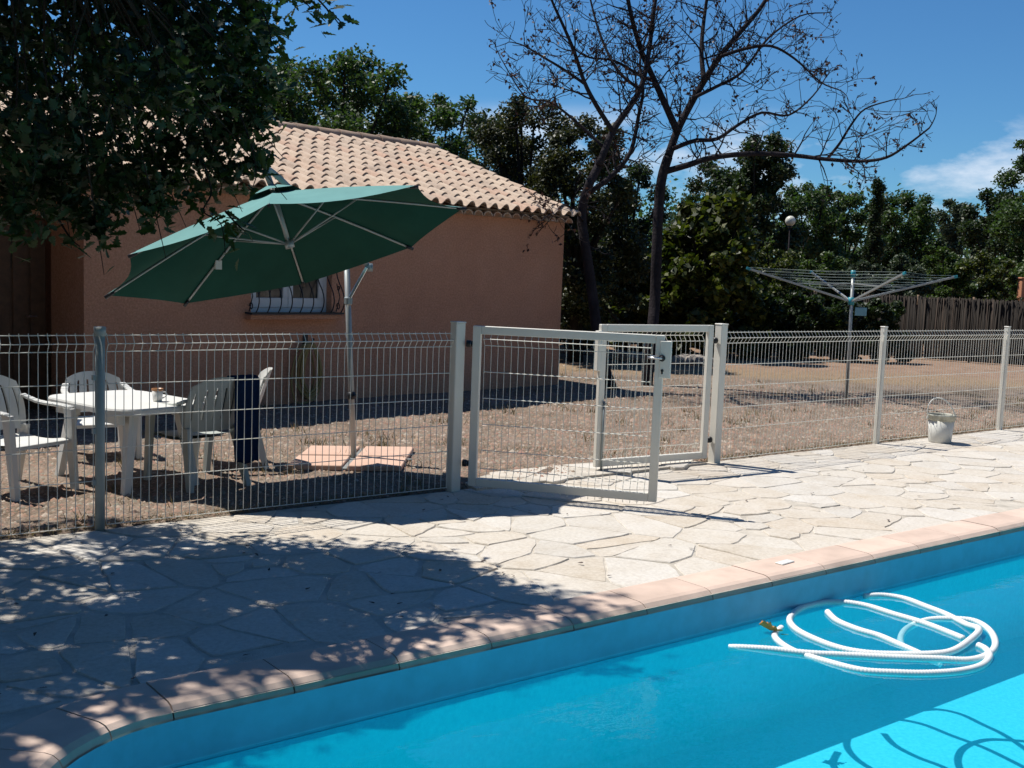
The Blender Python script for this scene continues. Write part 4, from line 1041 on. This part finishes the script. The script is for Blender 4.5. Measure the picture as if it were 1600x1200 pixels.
spray([(318, 255), (330, 300), (318, 330), (345, 350), (352, 395)], 6.3, 34, .055)
spray([(352, 330), (372, 352), (385, 362)], 6.3, 10, .04)
spray([(470, -30), (500, 2), (520, 25), (535, 45)], 5.8, 26, .05)
spray([(440, -20), (470, -2), (485, 12)], 5.8, 14, .04)
spray([(395, -10), (418, 35), (425, 75)], 5.9, 26, .055)
spray([(375, 180), (392, 225), (400, 270), (395, 292)], 6.4, 26, .06)
spray([(140, 330), (155, 365), (168, 395)], 6.0, 22, .05)
spray([(90, 340), (110, 372), (125, 385)], 6.0, 16, .05)
spray([(215, 300), (232, 330), (245, 352)], 6.2, 20, .05)
spray([(285, 270), (300, 295), (305, 318)], 6.3, 18, .05)
spray([(20, 340), (35, 370), (50, 388)], 5.8, 18, .055)

# ------------------------------------------------------------------ background trees
def tree(name, P, h, w, label, mat, n_=7000, leaf=.16, lobes=14, base=.06, shape='round', seed=0, trunk=.16, group=None, cat='tree', flat=1.0):
    r = np.random.RandomState(seed + 100); t_ = thing(name, P, label, cat, group)
    C, R_ = [], []; lobes = int(lobes * 2.4)
    for i in range(lobes):
        f = (i + .5) / lobes; a = i * 2.399 + r.rand()
        z = h * (base + (1 - base) * (.04 + .88 * f))
        if shape == 'cone': env = (1 - f) ** .8 * .9 + .12
        elif shape == 'column': env = .55 * (1 - f ** 4) + .3
        else: env = math.sin(math.pi * min(1, .30 + .60 * f)) ** .5
        rr_ = w / 2 * env * math.sqrt(r.uniform(.0, 1.0)) * .86
        C.append((rr_ * math.cos(a), rr_ * math.sin(a) * flat, z)); k = w * (.13 if shape != 'column' else .28) * r.uniform(.6, 1.35) * (.55 + .5 * env)
        R_.append((k, k, k * (.8 if shape != 'column' else 1.5)))
    n_ = int(n_ * 2.7); leaf *= .62; vol = np.array([q[0] ** 2 for q in R_]); per = np.maximum(40, (n_ * vol / vol.sum())).astype(int)
    pts = blob_points(C, R_, per, .35, r); pts = pts[pts[:, 2] > .05]
    V, Fc = scatter(tpl_quad(), pts, r.uniform(.65, 1.35, len(pts)) * leaf, .3, .2, r)
    o = link(fast_mesh('crown', V, Fc, MT[mat]), 'crown', t_); o['kind'] = 'stuff'
    m = MB(); tx = r.uniform(-.15, .15) * w * .3; z1 = h * (base + .45 * (1 - base))
    m.tube(smooth_path([(0, 0, -.1), (tx * .4, 0, z1 * .5), (tx, 0, z1)], 4), list(np.linspace(trunk, trunk * .45, 9)), 8)
    m.build('trunk', MT['bark'], t_, True)
    m = MB()
    for c in C[::2]:
        m.tube([(tx * .6, 0, z1 * .7), ((tx + c[0]) / 2, c[1] / 2, (z1 * .75 + c[2]) / 2), c], [trunk * .35, trunk * .22, .02], 5, False)
    o = m.build('limbs', MT['bark'], t_, True); o['kind'] = 'stuff'
    return t_
def tree_px(name, px, D, py_top, wpx, label, mat, **kw):
    P = spot(px, D); zt = above(px, py_top, P)[2] * .99; return tree(name, P, zt, wpx * D / F_PX, label, mat, seed=int(px + D * 7), **kw)
tree_px('oak_tree', 535, 24, 48, 290, 'broad green oak behind the roof, tallest at the middle of the ridge', 'g_mid', n_=12000, lobes=20, leaf=.17)
tree_px('oak_tree', 425, 27, 70, 280, 'green oak behind the roof, beside the overhanging branches', 'g_mid', n_=11000, lobes=18, leaf=.17)
tree_px('oak_tree', 300, 25, 20, 260, 'dark oak behind the house, hidden by the overhanging branches', 'g_dark', n_=8000, lobes=16, leaf=.2)
tree_px('oak_tree', 110, 26, 0, 300, 'dark oak rising behind the porch end of the roof', 'g_dark', n_=8000, lobes=16, leaf=.2)
tree_px('oak_tree', 682, 29, 114, 195, 'small round-topped green tree behind the right part of the ridge', 'g_mid', n_=9000, lobes=16, leaf=.17)
tree_px('oak_tree', 762, 33, 150, 210, 'low dark tree in the gap beyond the end of the ridge', 'g_dark', n_=7000, lobes=14, leaf=.2)
tree_px('oak_tree', 600, 27, 120, 230, 'light green tree filling the gap low behind the ridge tiles', 'g_light', n_=9000, lobes=16, leaf=.17)
tree_px('evergreen_tree', 815, 23, 122, 215, 'dark evergreen beyond the gable, with a pointed ragged top', 'g_brown', n_=13000, lobes=22, leaf=.13, base=.08)
tree_px('evergreen_tree', 905, 21, 165, 200, 'dark brownish evergreen close behind the leaning bare trunk', 'g_brown', n_=14000, lobes=22, leaf=.12, base=.05)
tree_px('evergreen_tree', 975, 25, 235, 170, 'dark bushy evergreen standing between the two bare trunks', 'g_dark', n_=10000, lobes=18, leaf=.13, base=.03)
tree_px('broadleaf_shrub', 1112, 23.5, 290, 185, 'large broad-leaved shrub with yellowish new leaves behind the bare trees', 'g_yellow', n_=6500, lobes=18, leaf=.26, base=.02, cat='shrub')
tree_px('broadleaf_shrub', 1010, 24, 375, 130, 'broad-leaved shrub with sparse bright leaves behind the right bare trunk', 'g_yellow', n_=3500, lobes=12, leaf=.24, base=.02, cat='shrub')
tree_px('pine_tree', 1180, 38, 180, 150, 'tall dark pine behind the long bare horizontal bough', 'g_dark', n_=9000, lobes=18, leaf=.22, base=.05)
tree_px('pine_tree', 1120, 42, 235, 160, 'dark pine lower than its neighbour behind the bare bough', 'g_dark', n_=8000, lobes=16, leaf=.22, base=.1)
tree_px('oak_tree', 1262, 44, 270, 150, 'green tree beyond the globe lamp', 'g_mid', n_=8000, lobes=16, leaf=.22, base=.1)
tree_px('oak_tree', 1318, 47, 285, 120, 'green tree just beside the narrow cypress, on the globe lamp side', 'g_mid', n_=7000, lobes=14, leaf=.22, base=.1)
tree_px('cypress_tree', 1362, 36, 262, 30, 'narrow dark columnar cypress in front of the far trees', 'g_dark', n_=7000, lobes=16, leaf=.12, base=.03, shape='column', cat='cypress')
tree_px('oak_tree', 1415, 48, 288, 135, 'green tree just beside the narrow cypress, on the side away from the lamp', 'g_mid', n_=8000, lobes=16, leaf=.22, base=.1)
tree_px('oak_tree', 1487, 55, 298, 110, 'small far tree under the white clouds', 'g_olive', n_=6000, lobes=14, leaf=.26, base=.1)
tree_px('oak_tree', 1550, 50, 283, 130, 'dark tree between the clouds and the tallest tree at the garden end', 'g_dark', n_=7000, lobes=14, leaf=.24, base=.1)
tree_px('oak_tree', 1612, 40, 182, 150, 'tall dark tree at the end of the garden, higher than the clouds', 'g_mid', n_=9000, lobes=18, leaf=.2, base=.1)
tree_px('oak_tree', 1760, 42, 220, 200, 'broad tree beyond the end of the reed screen', 'g_mid', n_=6000, lobes=14, leaf=.24, base=.1)
for i, (px, D, py, w_, mat, lab) in enumerate((
    (1215, 26.5, 372, 120, 'g_yellow', 'yellowish green shrub growing under the globe lamp'),
    (1292, 27.5, 385, 110, 'g_light', 'light green shrub behind the clothes dryer, lamp side'),
    (1350, 28.5, 400, 90, 'g_olive', 'greyish shrub right behind the clothes dryer'),
    (1418, 28, 385, 100, 'g_olive', 'silvery olive shrub above the reed screen'),
    (1480, 29, 378, 110, 'g_light', 'bright green shrub above the reed screen'),
    (1545, 28, 385, 110, 'g_yellow', 'brownish yellow shrub next to the terracotta wall'),
    (1620, 30, 370, 130, 'g_light', 'light green shrub behind the terracotta wall'),
    (1150, 25.5, 400, 120, 'g_dark', 'dark shrub between the broad-leaved shrub and the reed screen'))):
    tree_px('garden_shrub', px, D, py, w_, lab, mat, n_=5500, lobes=13, leaf=.13, base=.02, trunk=.06, cat='shrub')
for i, (px, D, py, w_, lab) in enumerate((
    (905, 27, 390, 120, 'dark hedge bush seen just past the house corner'), (965, 28, 400, 120, 'dark hedge bush behind the foot of the bare trees'),
    (1040, 28, 410, 130, 'dark hedge bush behind the right bare trunk'), (1195, 24, 452, 90, 'dark low hedge bush in front of the brushwood screen, next to the broad-leaved shrub'), (1258, 24, 455, 90, 'dark low hedge bush in front of the brushwood screen, below the globe lamp'), (1322, 24, 458, 90, 'dark low hedge bush in front of the brushwood screen, behind the dryer pole'), (1388, 24, 462, 80, 'dark low hedge bush in front of the brushwood screen, furthest from the bare trees'), (1095, 27, 420, 110, 'dark hedge bush behind the open gate leaves'))):
    tree_px('hedge_bush', px, D, py, w_, lab, 'g_dark', n_=5000, lobes=12, leaf=.16, base=.0, trunk=.06, cat='hedge')
# far wood closing the horizon, with unseen trees added to block sky light
Pc, Rc = [], []
for i in range(170):
    px = -900 + 3900 * i / 169 + r5.uniform(-20, 20); D = r5.uniform(60, 85); P = spot(px, D); h_ = r5.uniform(4.5, 8.0)
    Pc.append((P[0], P[1], h_ * .5)); Rc.append((3.2, 3.2, h_ * .5))
for i in range(150):                                                     # unseen trees beside and behind the camera, added to hold back sky light
    a = 2 * math.pi * i / 150; q = np.array([math.cos(a), math.sin(a)]); D = r5.uniform(17, 26) if q @ FWH[:2] > -.2 else r5.uniform(11, 18)
    if q @ FWH[:2] > .55: continue
    h_ = r5.uniform(9, 13); Pc.append((CAM[0] + q[0] * D, CAM[1] + q[1] * D, h_ * .5)); Rc.append((2.6, 2.6, h_ * .5))
pts = blob_points(Pc, Rc, [800] * len(Pc), .5, nr); pts = pts[pts[:, 2] > 0]
V, Fc = scatter(tpl_quad(), pts, nr.uniform(.22, .42, len(pts)), .3, .2)
o = link(fast_mesh('far_wood_sky_block', V, Fc, MT['g_mid']), 'far_wood_sky_block'); tag(o, 'distant wood closing the horizon, with added unseen trees that cut the sky light', 'wood', kind='stuff')

# ------------------------------------------------------------------ two bare dead trees
def bare_tree(base_px, limbs_px, D0, label, seed, nleaf_=500):
    r = random.Random(seed); Pb = gnd(*base_px); t_ = thing('bare_tree', Pb, label, 'tree')
    tw = MB(); leafp = []
    def twig(p, d, L, r0, lev):
        n_ = 5; P = [p]; dd = d / np.linalg.norm(d)
        for k in range(n_):
            dd = dd + np.array([r.gauss(0, .16), r.gauss(0, .16), r.gauss(.03, .14)]); dd /= np.linalg.norm(dd); P.append(P[-1] + dd * L / n_)
        tw.tube(P, list(np.linspace(r0, max(.004, r0 * .3), n_ + 1)), 5 if r0 > .012 else 4, False)
        if lev > 0:
            for k in range(r.choice((2, 3, 3, 4)) if lev > 1 else r.choice((1, 2, 3))):
                i = r.randint(1, n_); a = np.array([r.gauss(0, 1), r.gauss(0, 1), r.gauss(.15, .7)]); nd = dd * r.uniform(.5, 1.0) + a / np.linalg.norm(a) * .75
                twig(P[i], nd, L * r.uniform(.45, .75), max(.004, r0 * .55), lev - 1)
        if r.random() < .45: leafp.append(P[-1]); 
        if r.random() < .3: leafp.append(P[3])
    for (path, r0, r1_, side, dep, lev) in limbs_px:
        W = []
        n_ = len(path)
        for i, (x, y) in enumerate(path): W.append(at_depth(x, y, D0 + dep * (i / max(1, n_ - 1)) ** 1.2 + r.uniform(-.08, .08)) - Pb)
        W = smooth_path(W, 4); rad = list(np.linspace(r0 * .7, r1_ * .75, len(W)))
        m = MB(); m.tube(W, rad, 9 if r0 > .05 else 6); m.build('trunk' if r0 > .13 else 'limb', MT['bark_dead'], t_, True)
        if side:
            L = sum(np.linalg.norm(W[i + 1] - W[i]) for i in range(len(W) - 1)); cnt = int(L * side * 1.25)
            for k in range(cnt):
                i = int((.12 + .88 * r.random()) * (len(W) - 2)); d0 = W[i + 1] - W[i]; d0 /= np.linalg.norm(d0)
                a = np.array([r.gauss(0, 1), r.gauss(0, 1), r.gauss(.25, .8)]); a -= d0 * (a @ d0); a /= np.linalg.norm(a)
                twig(W[i], d0 * .55 + a, r.uniform(.4, .95) * (.55 + .45 * (1 - i / len(W))), min(.015, rad[i] * .45), lev)
            twig(W[-1], W[-1] - W[-2], .35, rad[-1], 2)
    o = tw.build('twigs', MT['bark_dead'], t_); o['kind'] = 'stuff'
    lp = np.array(leafp); lp = lp[np.random.RandomState(seed).permutation(len(lp))[:nleaf_]]
    lp = np.concatenate([lp + np.random.RandomState(seed + k).normal(0, .035, lp.shape) for k in range(3)])
    V, Fc = scatter(tpl_quad(), lp - np.array([0, 0, .04]), nr.uniform(.045, .085, len(lp)), .0, 1.5)
    o = link(fast_mesh('dry_leaves', V, Fc, MT['leaf_brown']), 'dry_leaves', t_); o['kind'] = 'stuff'
    return t_
bare_tree((1010, 612), [
    ([(1010, 616), (1013, 575), (1019, 520), (1024, 460), (1026, 400), (1029, 330), (1034, 280), (1044, 245)], .135, .10, 0, 0, 0),
    ([(1044, 245), (1058, 205), (1078, 165), (1103, 122), (1128, 84), (1160, 46), (1190, 10), (1212, -30), (1225, -70)], .095, .03, 5.5, .6, 2),
    ([(1058, 205), (1040, 165), (1022, 125), (1003, 82), (988, 32), (976, -30), (970, -80)], .085, .028, 5.5, -.8, 2),
    ([(1100, 126), (1096, 80), (1100, 30), (1108, -30), (1108, -80)], .06, .022, 5.5, .9, 2),
    ([(1040, 268), (1075, 258), (1115, 246), (1180, 240), (1240, 243), (1292, 249), (1345, 252), (1385, 246), (1418, 226), (1452, 200)], .075, .016, 4.2, -1.6, 2),
    ([(1292, 249), (1312, 224), (1330, 195), (1352, 170), (1395, 156)], .035, .012, 4.5, -1.0, 2),
    ([(1052, 232), (1085, 220), (1120, 217), (1152, 196), (1190, 176), (1232, 180), (1270, 150), (1292, 118)], .055, .012, 5, 1.2, 2),
    ([(1126, 88), (1165, 76), (1205, 72), (1242, 92), (1282, 128), (1310, 140)], .045, .012, 5, -.6, 2),
    ([(1085, 152), (1120, 135), (1160, 112), (1200, 60), (1250, 25), (1290, 20)], .045, .012, 5, 1.5, 2),
    ([(1024, 128), (1000, 118), (960, 95), (915, 88), (880, 60)], .04, .012, 5, -1.2, 2)],
    17.2, 'bare dark tree with a long horizontal bough reaching over the clothes dryer', 41, 420)
bare_tree((957, 609), [
    ([(958, 613), (950, 592), (940, 560), (932, 510), (923, 440), (914, 380), (909, 335), (918, 295), (936, 258)], .132, .085, 0, 0, 0),
    ([(936, 258), (958, 204), (985, 165), (1003, 132), (1014, 80), (1020, 30), (1028, -30), (1030, -80)], .08, .028, 5, .6, 2),
    ([(922, 300), (955, 275), (985, 238), (998, 180), (1005, 140), (1000, 95), (1015, 40)], .06, .02, 4, 1.0, 2),
    ([(958, 206), (932, 165), (913, 128), (897, 80), (880, 40), (862, 0), (850, -40)], .055, .018, 5.5, -.8, 2),
    ([(915, 132), (880, 108), (850, 90), (820, 72), (800, 66)], .035, .01, 5, -.6, 2),
    ([(945, 232), (900, 190), (860, 160), (820, 150), (785, 95)], .04, .01, 5, .4, 2),
    ([(912, 345), (885, 320), (868, 330), (850, 340)], .03, .01, 5, -.8, 2),
    ([(1000, 140), (965, 110), (940, 60), (925, 10), (915, -40)], .04, .014, 5, .8, 2)],
    16.4, 'bare dark tree with a leaning trunk close to the house gable', 42, 360)

# ------------------------------------------------------------------ reed screen, wire fence, lamp, wall, rocks
ra, rb = gnd(1180, 541), gnd(1600, 571); ra[2] = rb[2] = 0; dv = (rb - ra) / np.linalg.norm(rb - ra); rb2 = rb + dv * 6; La = np.linalg.norm(rb2 - ra)
rs = thing('reed_screen', ra, 'brown brushwood screen fence along the far end of the garden', 'fence')
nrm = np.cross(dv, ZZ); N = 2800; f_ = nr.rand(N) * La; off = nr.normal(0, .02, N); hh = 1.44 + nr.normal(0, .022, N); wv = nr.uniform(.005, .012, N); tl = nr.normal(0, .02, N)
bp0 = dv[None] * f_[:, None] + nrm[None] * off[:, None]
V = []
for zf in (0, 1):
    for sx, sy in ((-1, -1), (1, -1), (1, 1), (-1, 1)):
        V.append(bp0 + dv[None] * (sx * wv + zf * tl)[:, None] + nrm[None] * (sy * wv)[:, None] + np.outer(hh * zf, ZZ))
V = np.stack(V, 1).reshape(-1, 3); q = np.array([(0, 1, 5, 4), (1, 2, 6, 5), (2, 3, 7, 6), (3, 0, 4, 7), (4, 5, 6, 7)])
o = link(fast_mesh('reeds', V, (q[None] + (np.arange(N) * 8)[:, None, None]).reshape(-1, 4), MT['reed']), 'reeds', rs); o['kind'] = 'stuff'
k = 0.2
while k < La:
    m = MB(); b_ = dv * k - nrm * .06; m.tube([b_ + np.array([0, 0, -.1]), b_ + np.array([0, 0, 1.5])], .026, 7); m.build('stake', MT['stake'], rs, True); k += 1.25
for z in (.35, 1.2):
    m = MB(); m.tube([-nrm * .03 + np.array([0, 0, z]), dv * La - nrm * .03 + np.array([0, 0, z])], .006, 5); m.build('binding_wire', MT['iron'], rs)
wa, wb = spot(880, 26.5), ra - dv * .1
wf = thing('boundary_fence', wa, 'dark wire boundary fence in the hedge behind the bare trees', 'fence'); L = np.linalg.norm(wb - wa); dw = (wb - wa) / L
for k in range(6):
    m = MB(); m.tube([dw * L * k / 5.2 + np.array([0, 0, z]) for z in (-.1, 1.75)], .025, 7); m.build('post', MT['iron'], wf, True)
m = MB()
for z in (.1, .4, .7, 1.0, 1.3, 1.6): m.tube([np.array([0, 0, z]), dw * L * .96 + np.array([0, 0, z])], .004, 4, False)
o = m.build('wires', MT['iron'], wf); o['kind'] = 'stuff'
lp_ = spot(1229, 27.2); gz = above(1229, 345, lp_)
lmp = thing('garden_lamp', lp_, 'white globe garden lamp on a slim post among the trees', 'lamp')
m = MB(); m.tube([(0, 0, -.1), (0, 0, gz[2] - .12)], .018, 8); m.build('post', MT['bark_dead'], lmp, True)
m = MB(); R0 = .125; m.lathe((0, 0, gz[2]), [(max(.001, R0 * math.sin(math.pi * k / 12)), -R0 * math.cos(math.pi * k / 12)) for k in range(13)], 20); m.build('globe', MT['globe'], lmp, True)
m = MB(); m.lathe((0, 0, gz[2] - .17), [(.035, 0), (.055, .02), (.055, .045), (.03, .05)], 12); m.build('collar', MT['iron'], lmp, True)
tp0 = spot(1605, 27.5); tz = above(1600, 436, tp0)[2]
tw_ = thing('garden_wall', tp0, 'terracotta rendered garden wall showing above the reed screen', 'wall')
m = MB(); m.box((RH * .35)[:3] + np.array([0, 0, tz / 2]), (1.1, .25, tz), (RH, FWH, ZZ), .01); m.build('wall_body', MT['terracotta'], tw_)
m = MB(); m.box((RH * .35)[:3] + np.array([0, 0, tz + .02]), (1.16, .31, .04), (RH, FWH, ZZ), .01); m.build('wall_cap', MT['terracotta'], tw_)
rk = [(884, 553), (905, 555), (925, 556), (948, 562), (968, 563), (990, 566), (1012, 567), (1068, 570), (1085, 571), (1104, 573)]
for i, (x, y) in enumerate(rk):
    p = gnd(x, y); r = np.random.RandomState(i + 5); m = MB(); n_ = 7; V = []
    for j in range(n_ + 1):
        th = math.pi * j / n_
        for k in range(9):
            a = 2 * math.pi * k / 9; s_ = 1 + .22 * math.sin(3 * a + i) * math.sin(th) + r.uniform(-.12, .12); V.append((.26 * s_ * math.sin(th) * math.cos(a), .17 * s_ * math.sin(th) * math.sin(a), .09 + .13 * s_ * math.cos(th)))
    m.add(V, [(j * 9 + k, j * 9 + (k + 1) % 9, (j + 1) * 9 + (k + 1) % 9, (j + 1) * 9 + k) for j in range(n_) for k in range(9)][::1])
    o = m.build('rock', MT['rock']); o.location = (p[0], p[1], -.01); o.rotation_euler.z = r.uniform(0, 6); tag(o, 'rough grey rock in the row edging the bare earth', 'rock', 'rocks edging the bare earth')

# ------------------------------------------------------------------ gravel, dry grass
N = 42000; r = np.random.RandomState(9)
x = r.uniform(-5, 10, N); y = np.abs(r.normal(0, 3.4, N)) + .02; keep = y < 9.5; x, y = x[keep], y[keep]; N = len(x)
z = np.array([bedz(a, b) for a, b in zip(x, y)]); sz = r.gamma(3, .0034, N) + .004
oct_ = np.array([(1, 0, 0), (-.9, .1, 0), (0, .8, 0), (.1, -.85, 0), (0, 0, .6), (0, 0, -.4)]); fo_ = np.array([(0, 2, 4), (2, 1, 4), (1, 3, 4), (3, 0, 4)])
an = r.uniform(0, 6.28, N); ca, sa = np.cos(an), np.sin(an)
V = np.stack([np.stack([(o_[0] * ca - o_[1] * sa) * sz + x, (o_[0] * sa + o_[1] * ca) * sz + y, o_[2] * sz + z], 1) for o_ in oct_], 1).reshape(-1, 3)
o = link(fast_mesh('gravel', V, (fo_[None] + (np.arange(N) * 6)[:, None, None]).reshape(-1, 3), MT['pebble']), 'gravel'); tag(o, 'loose multicoloured gravel spread over the yard', 'gravel', kind='stuff')
N = 5200; x1 = r.uniform(-5.2, 13, N); y1 = r.normal(.06, .035, N).clip(.012, .3); x2 = r.uniform(2, 14, 4200); y2 = r.uniform(.2, 11, 4200)
cx = r.uniform(-2, 12, 60); cy = r.uniform(.4, 9, 60); k = r.randint(0, 60, 3600); x3 = cx[k] + r.normal(0, .16, 3600); y3 = np.maximum(.05, cy[k] + r.normal(0, .14, 3600))
x = np.concatenate([x1, x2, x3]); y = np.concatenate([y1, y2, y3]); N = len(x)
ok = ~((x > .1) & (x < 2.8) & (y < .45)); x, y = x[ok], y[ok]; N = len(x)
hgt = r.uniform(.012, .05, N); a = r.uniform(0, 6.28, N); ln = r.normal(0, .03, (N, 2)); w_ = .003
V = np.stack([np.stack([x - w_ * np.cos(a), y - w_ * np.sin(a), np.full(N, .005)], 1), np.stack([x + w_ * np.cos(a), y + w_ * np.sin(a), np.full(N, .005)], 1), np.stack([x + ln[:, 0], y + ln[:, 1], .01 + hgt], 1)], 1).reshape(-1, 3)
V0 = V; cx = r.uniform(-3.5, 12, 230); cy = r.gamma(1.6, 2.2, 230) + .15; k = np.repeat(np.arange(0, 230, 2), 26); M_ = len(k)
sp_ = r.uniform(.04, .13, 230)[k]; x = cx[k] + r.normal(0, 1, M_) * sp_; y = np.maximum(.06, cy[k] + r.normal(0, 1, M_) * sp_); a = r.uniform(0, 6.28, M_); hgt = r.uniform(.03, .10, M_); ln = r.normal(0, .035, (M_, 2)); w_ = .005
ok = ~((x > .1) & (x < 2.8) & (y < .5)); x, y, a, hgt, ln = x[ok], y[ok], a[ok], hgt[ok], ln[ok]; M_ = len(x)
V = np.concatenate([V0, np.stack([np.stack([x - w_ * np.cos(a), y - w_ * np.sin(a), np.full(M_, .0)], 1), np.stack([x + w_ * np.cos(a), y + w_ * np.sin(a), np.full(M_, .0)], 1), np.stack([x + ln[:, 0], y + ln[:, 1], .01 + hgt], 1)], 1).reshape(-1, 3)]); N = len(V) // 3
o = link(fast_mesh('dry_grass', V, np.arange(3 * N).reshape(-1, 3), MT['dry_grass']), 'dry_grass'); tag(o, 'short dry grass and weeds among the gravel', 'grass', kind='stuff')

N = 70; x = r.uniform(-4.5, 4, N); y = r.uniform(-2.6, -.05, N); pts = np.stack([x, y, np.full(N, .010)], 1)
V, Fc = scatter(tpl_oak(), pts, r.uniform(.022, .045, N), 6.0, 0.0, r)
o = link(fast_mesh('fallen_leaves', V, Fc, MT['leaf_brown']), 'fallen_leaves'); tag(o, 'small dry brown leaves scattered over the flagstones', 'leaves', kind='stuff')
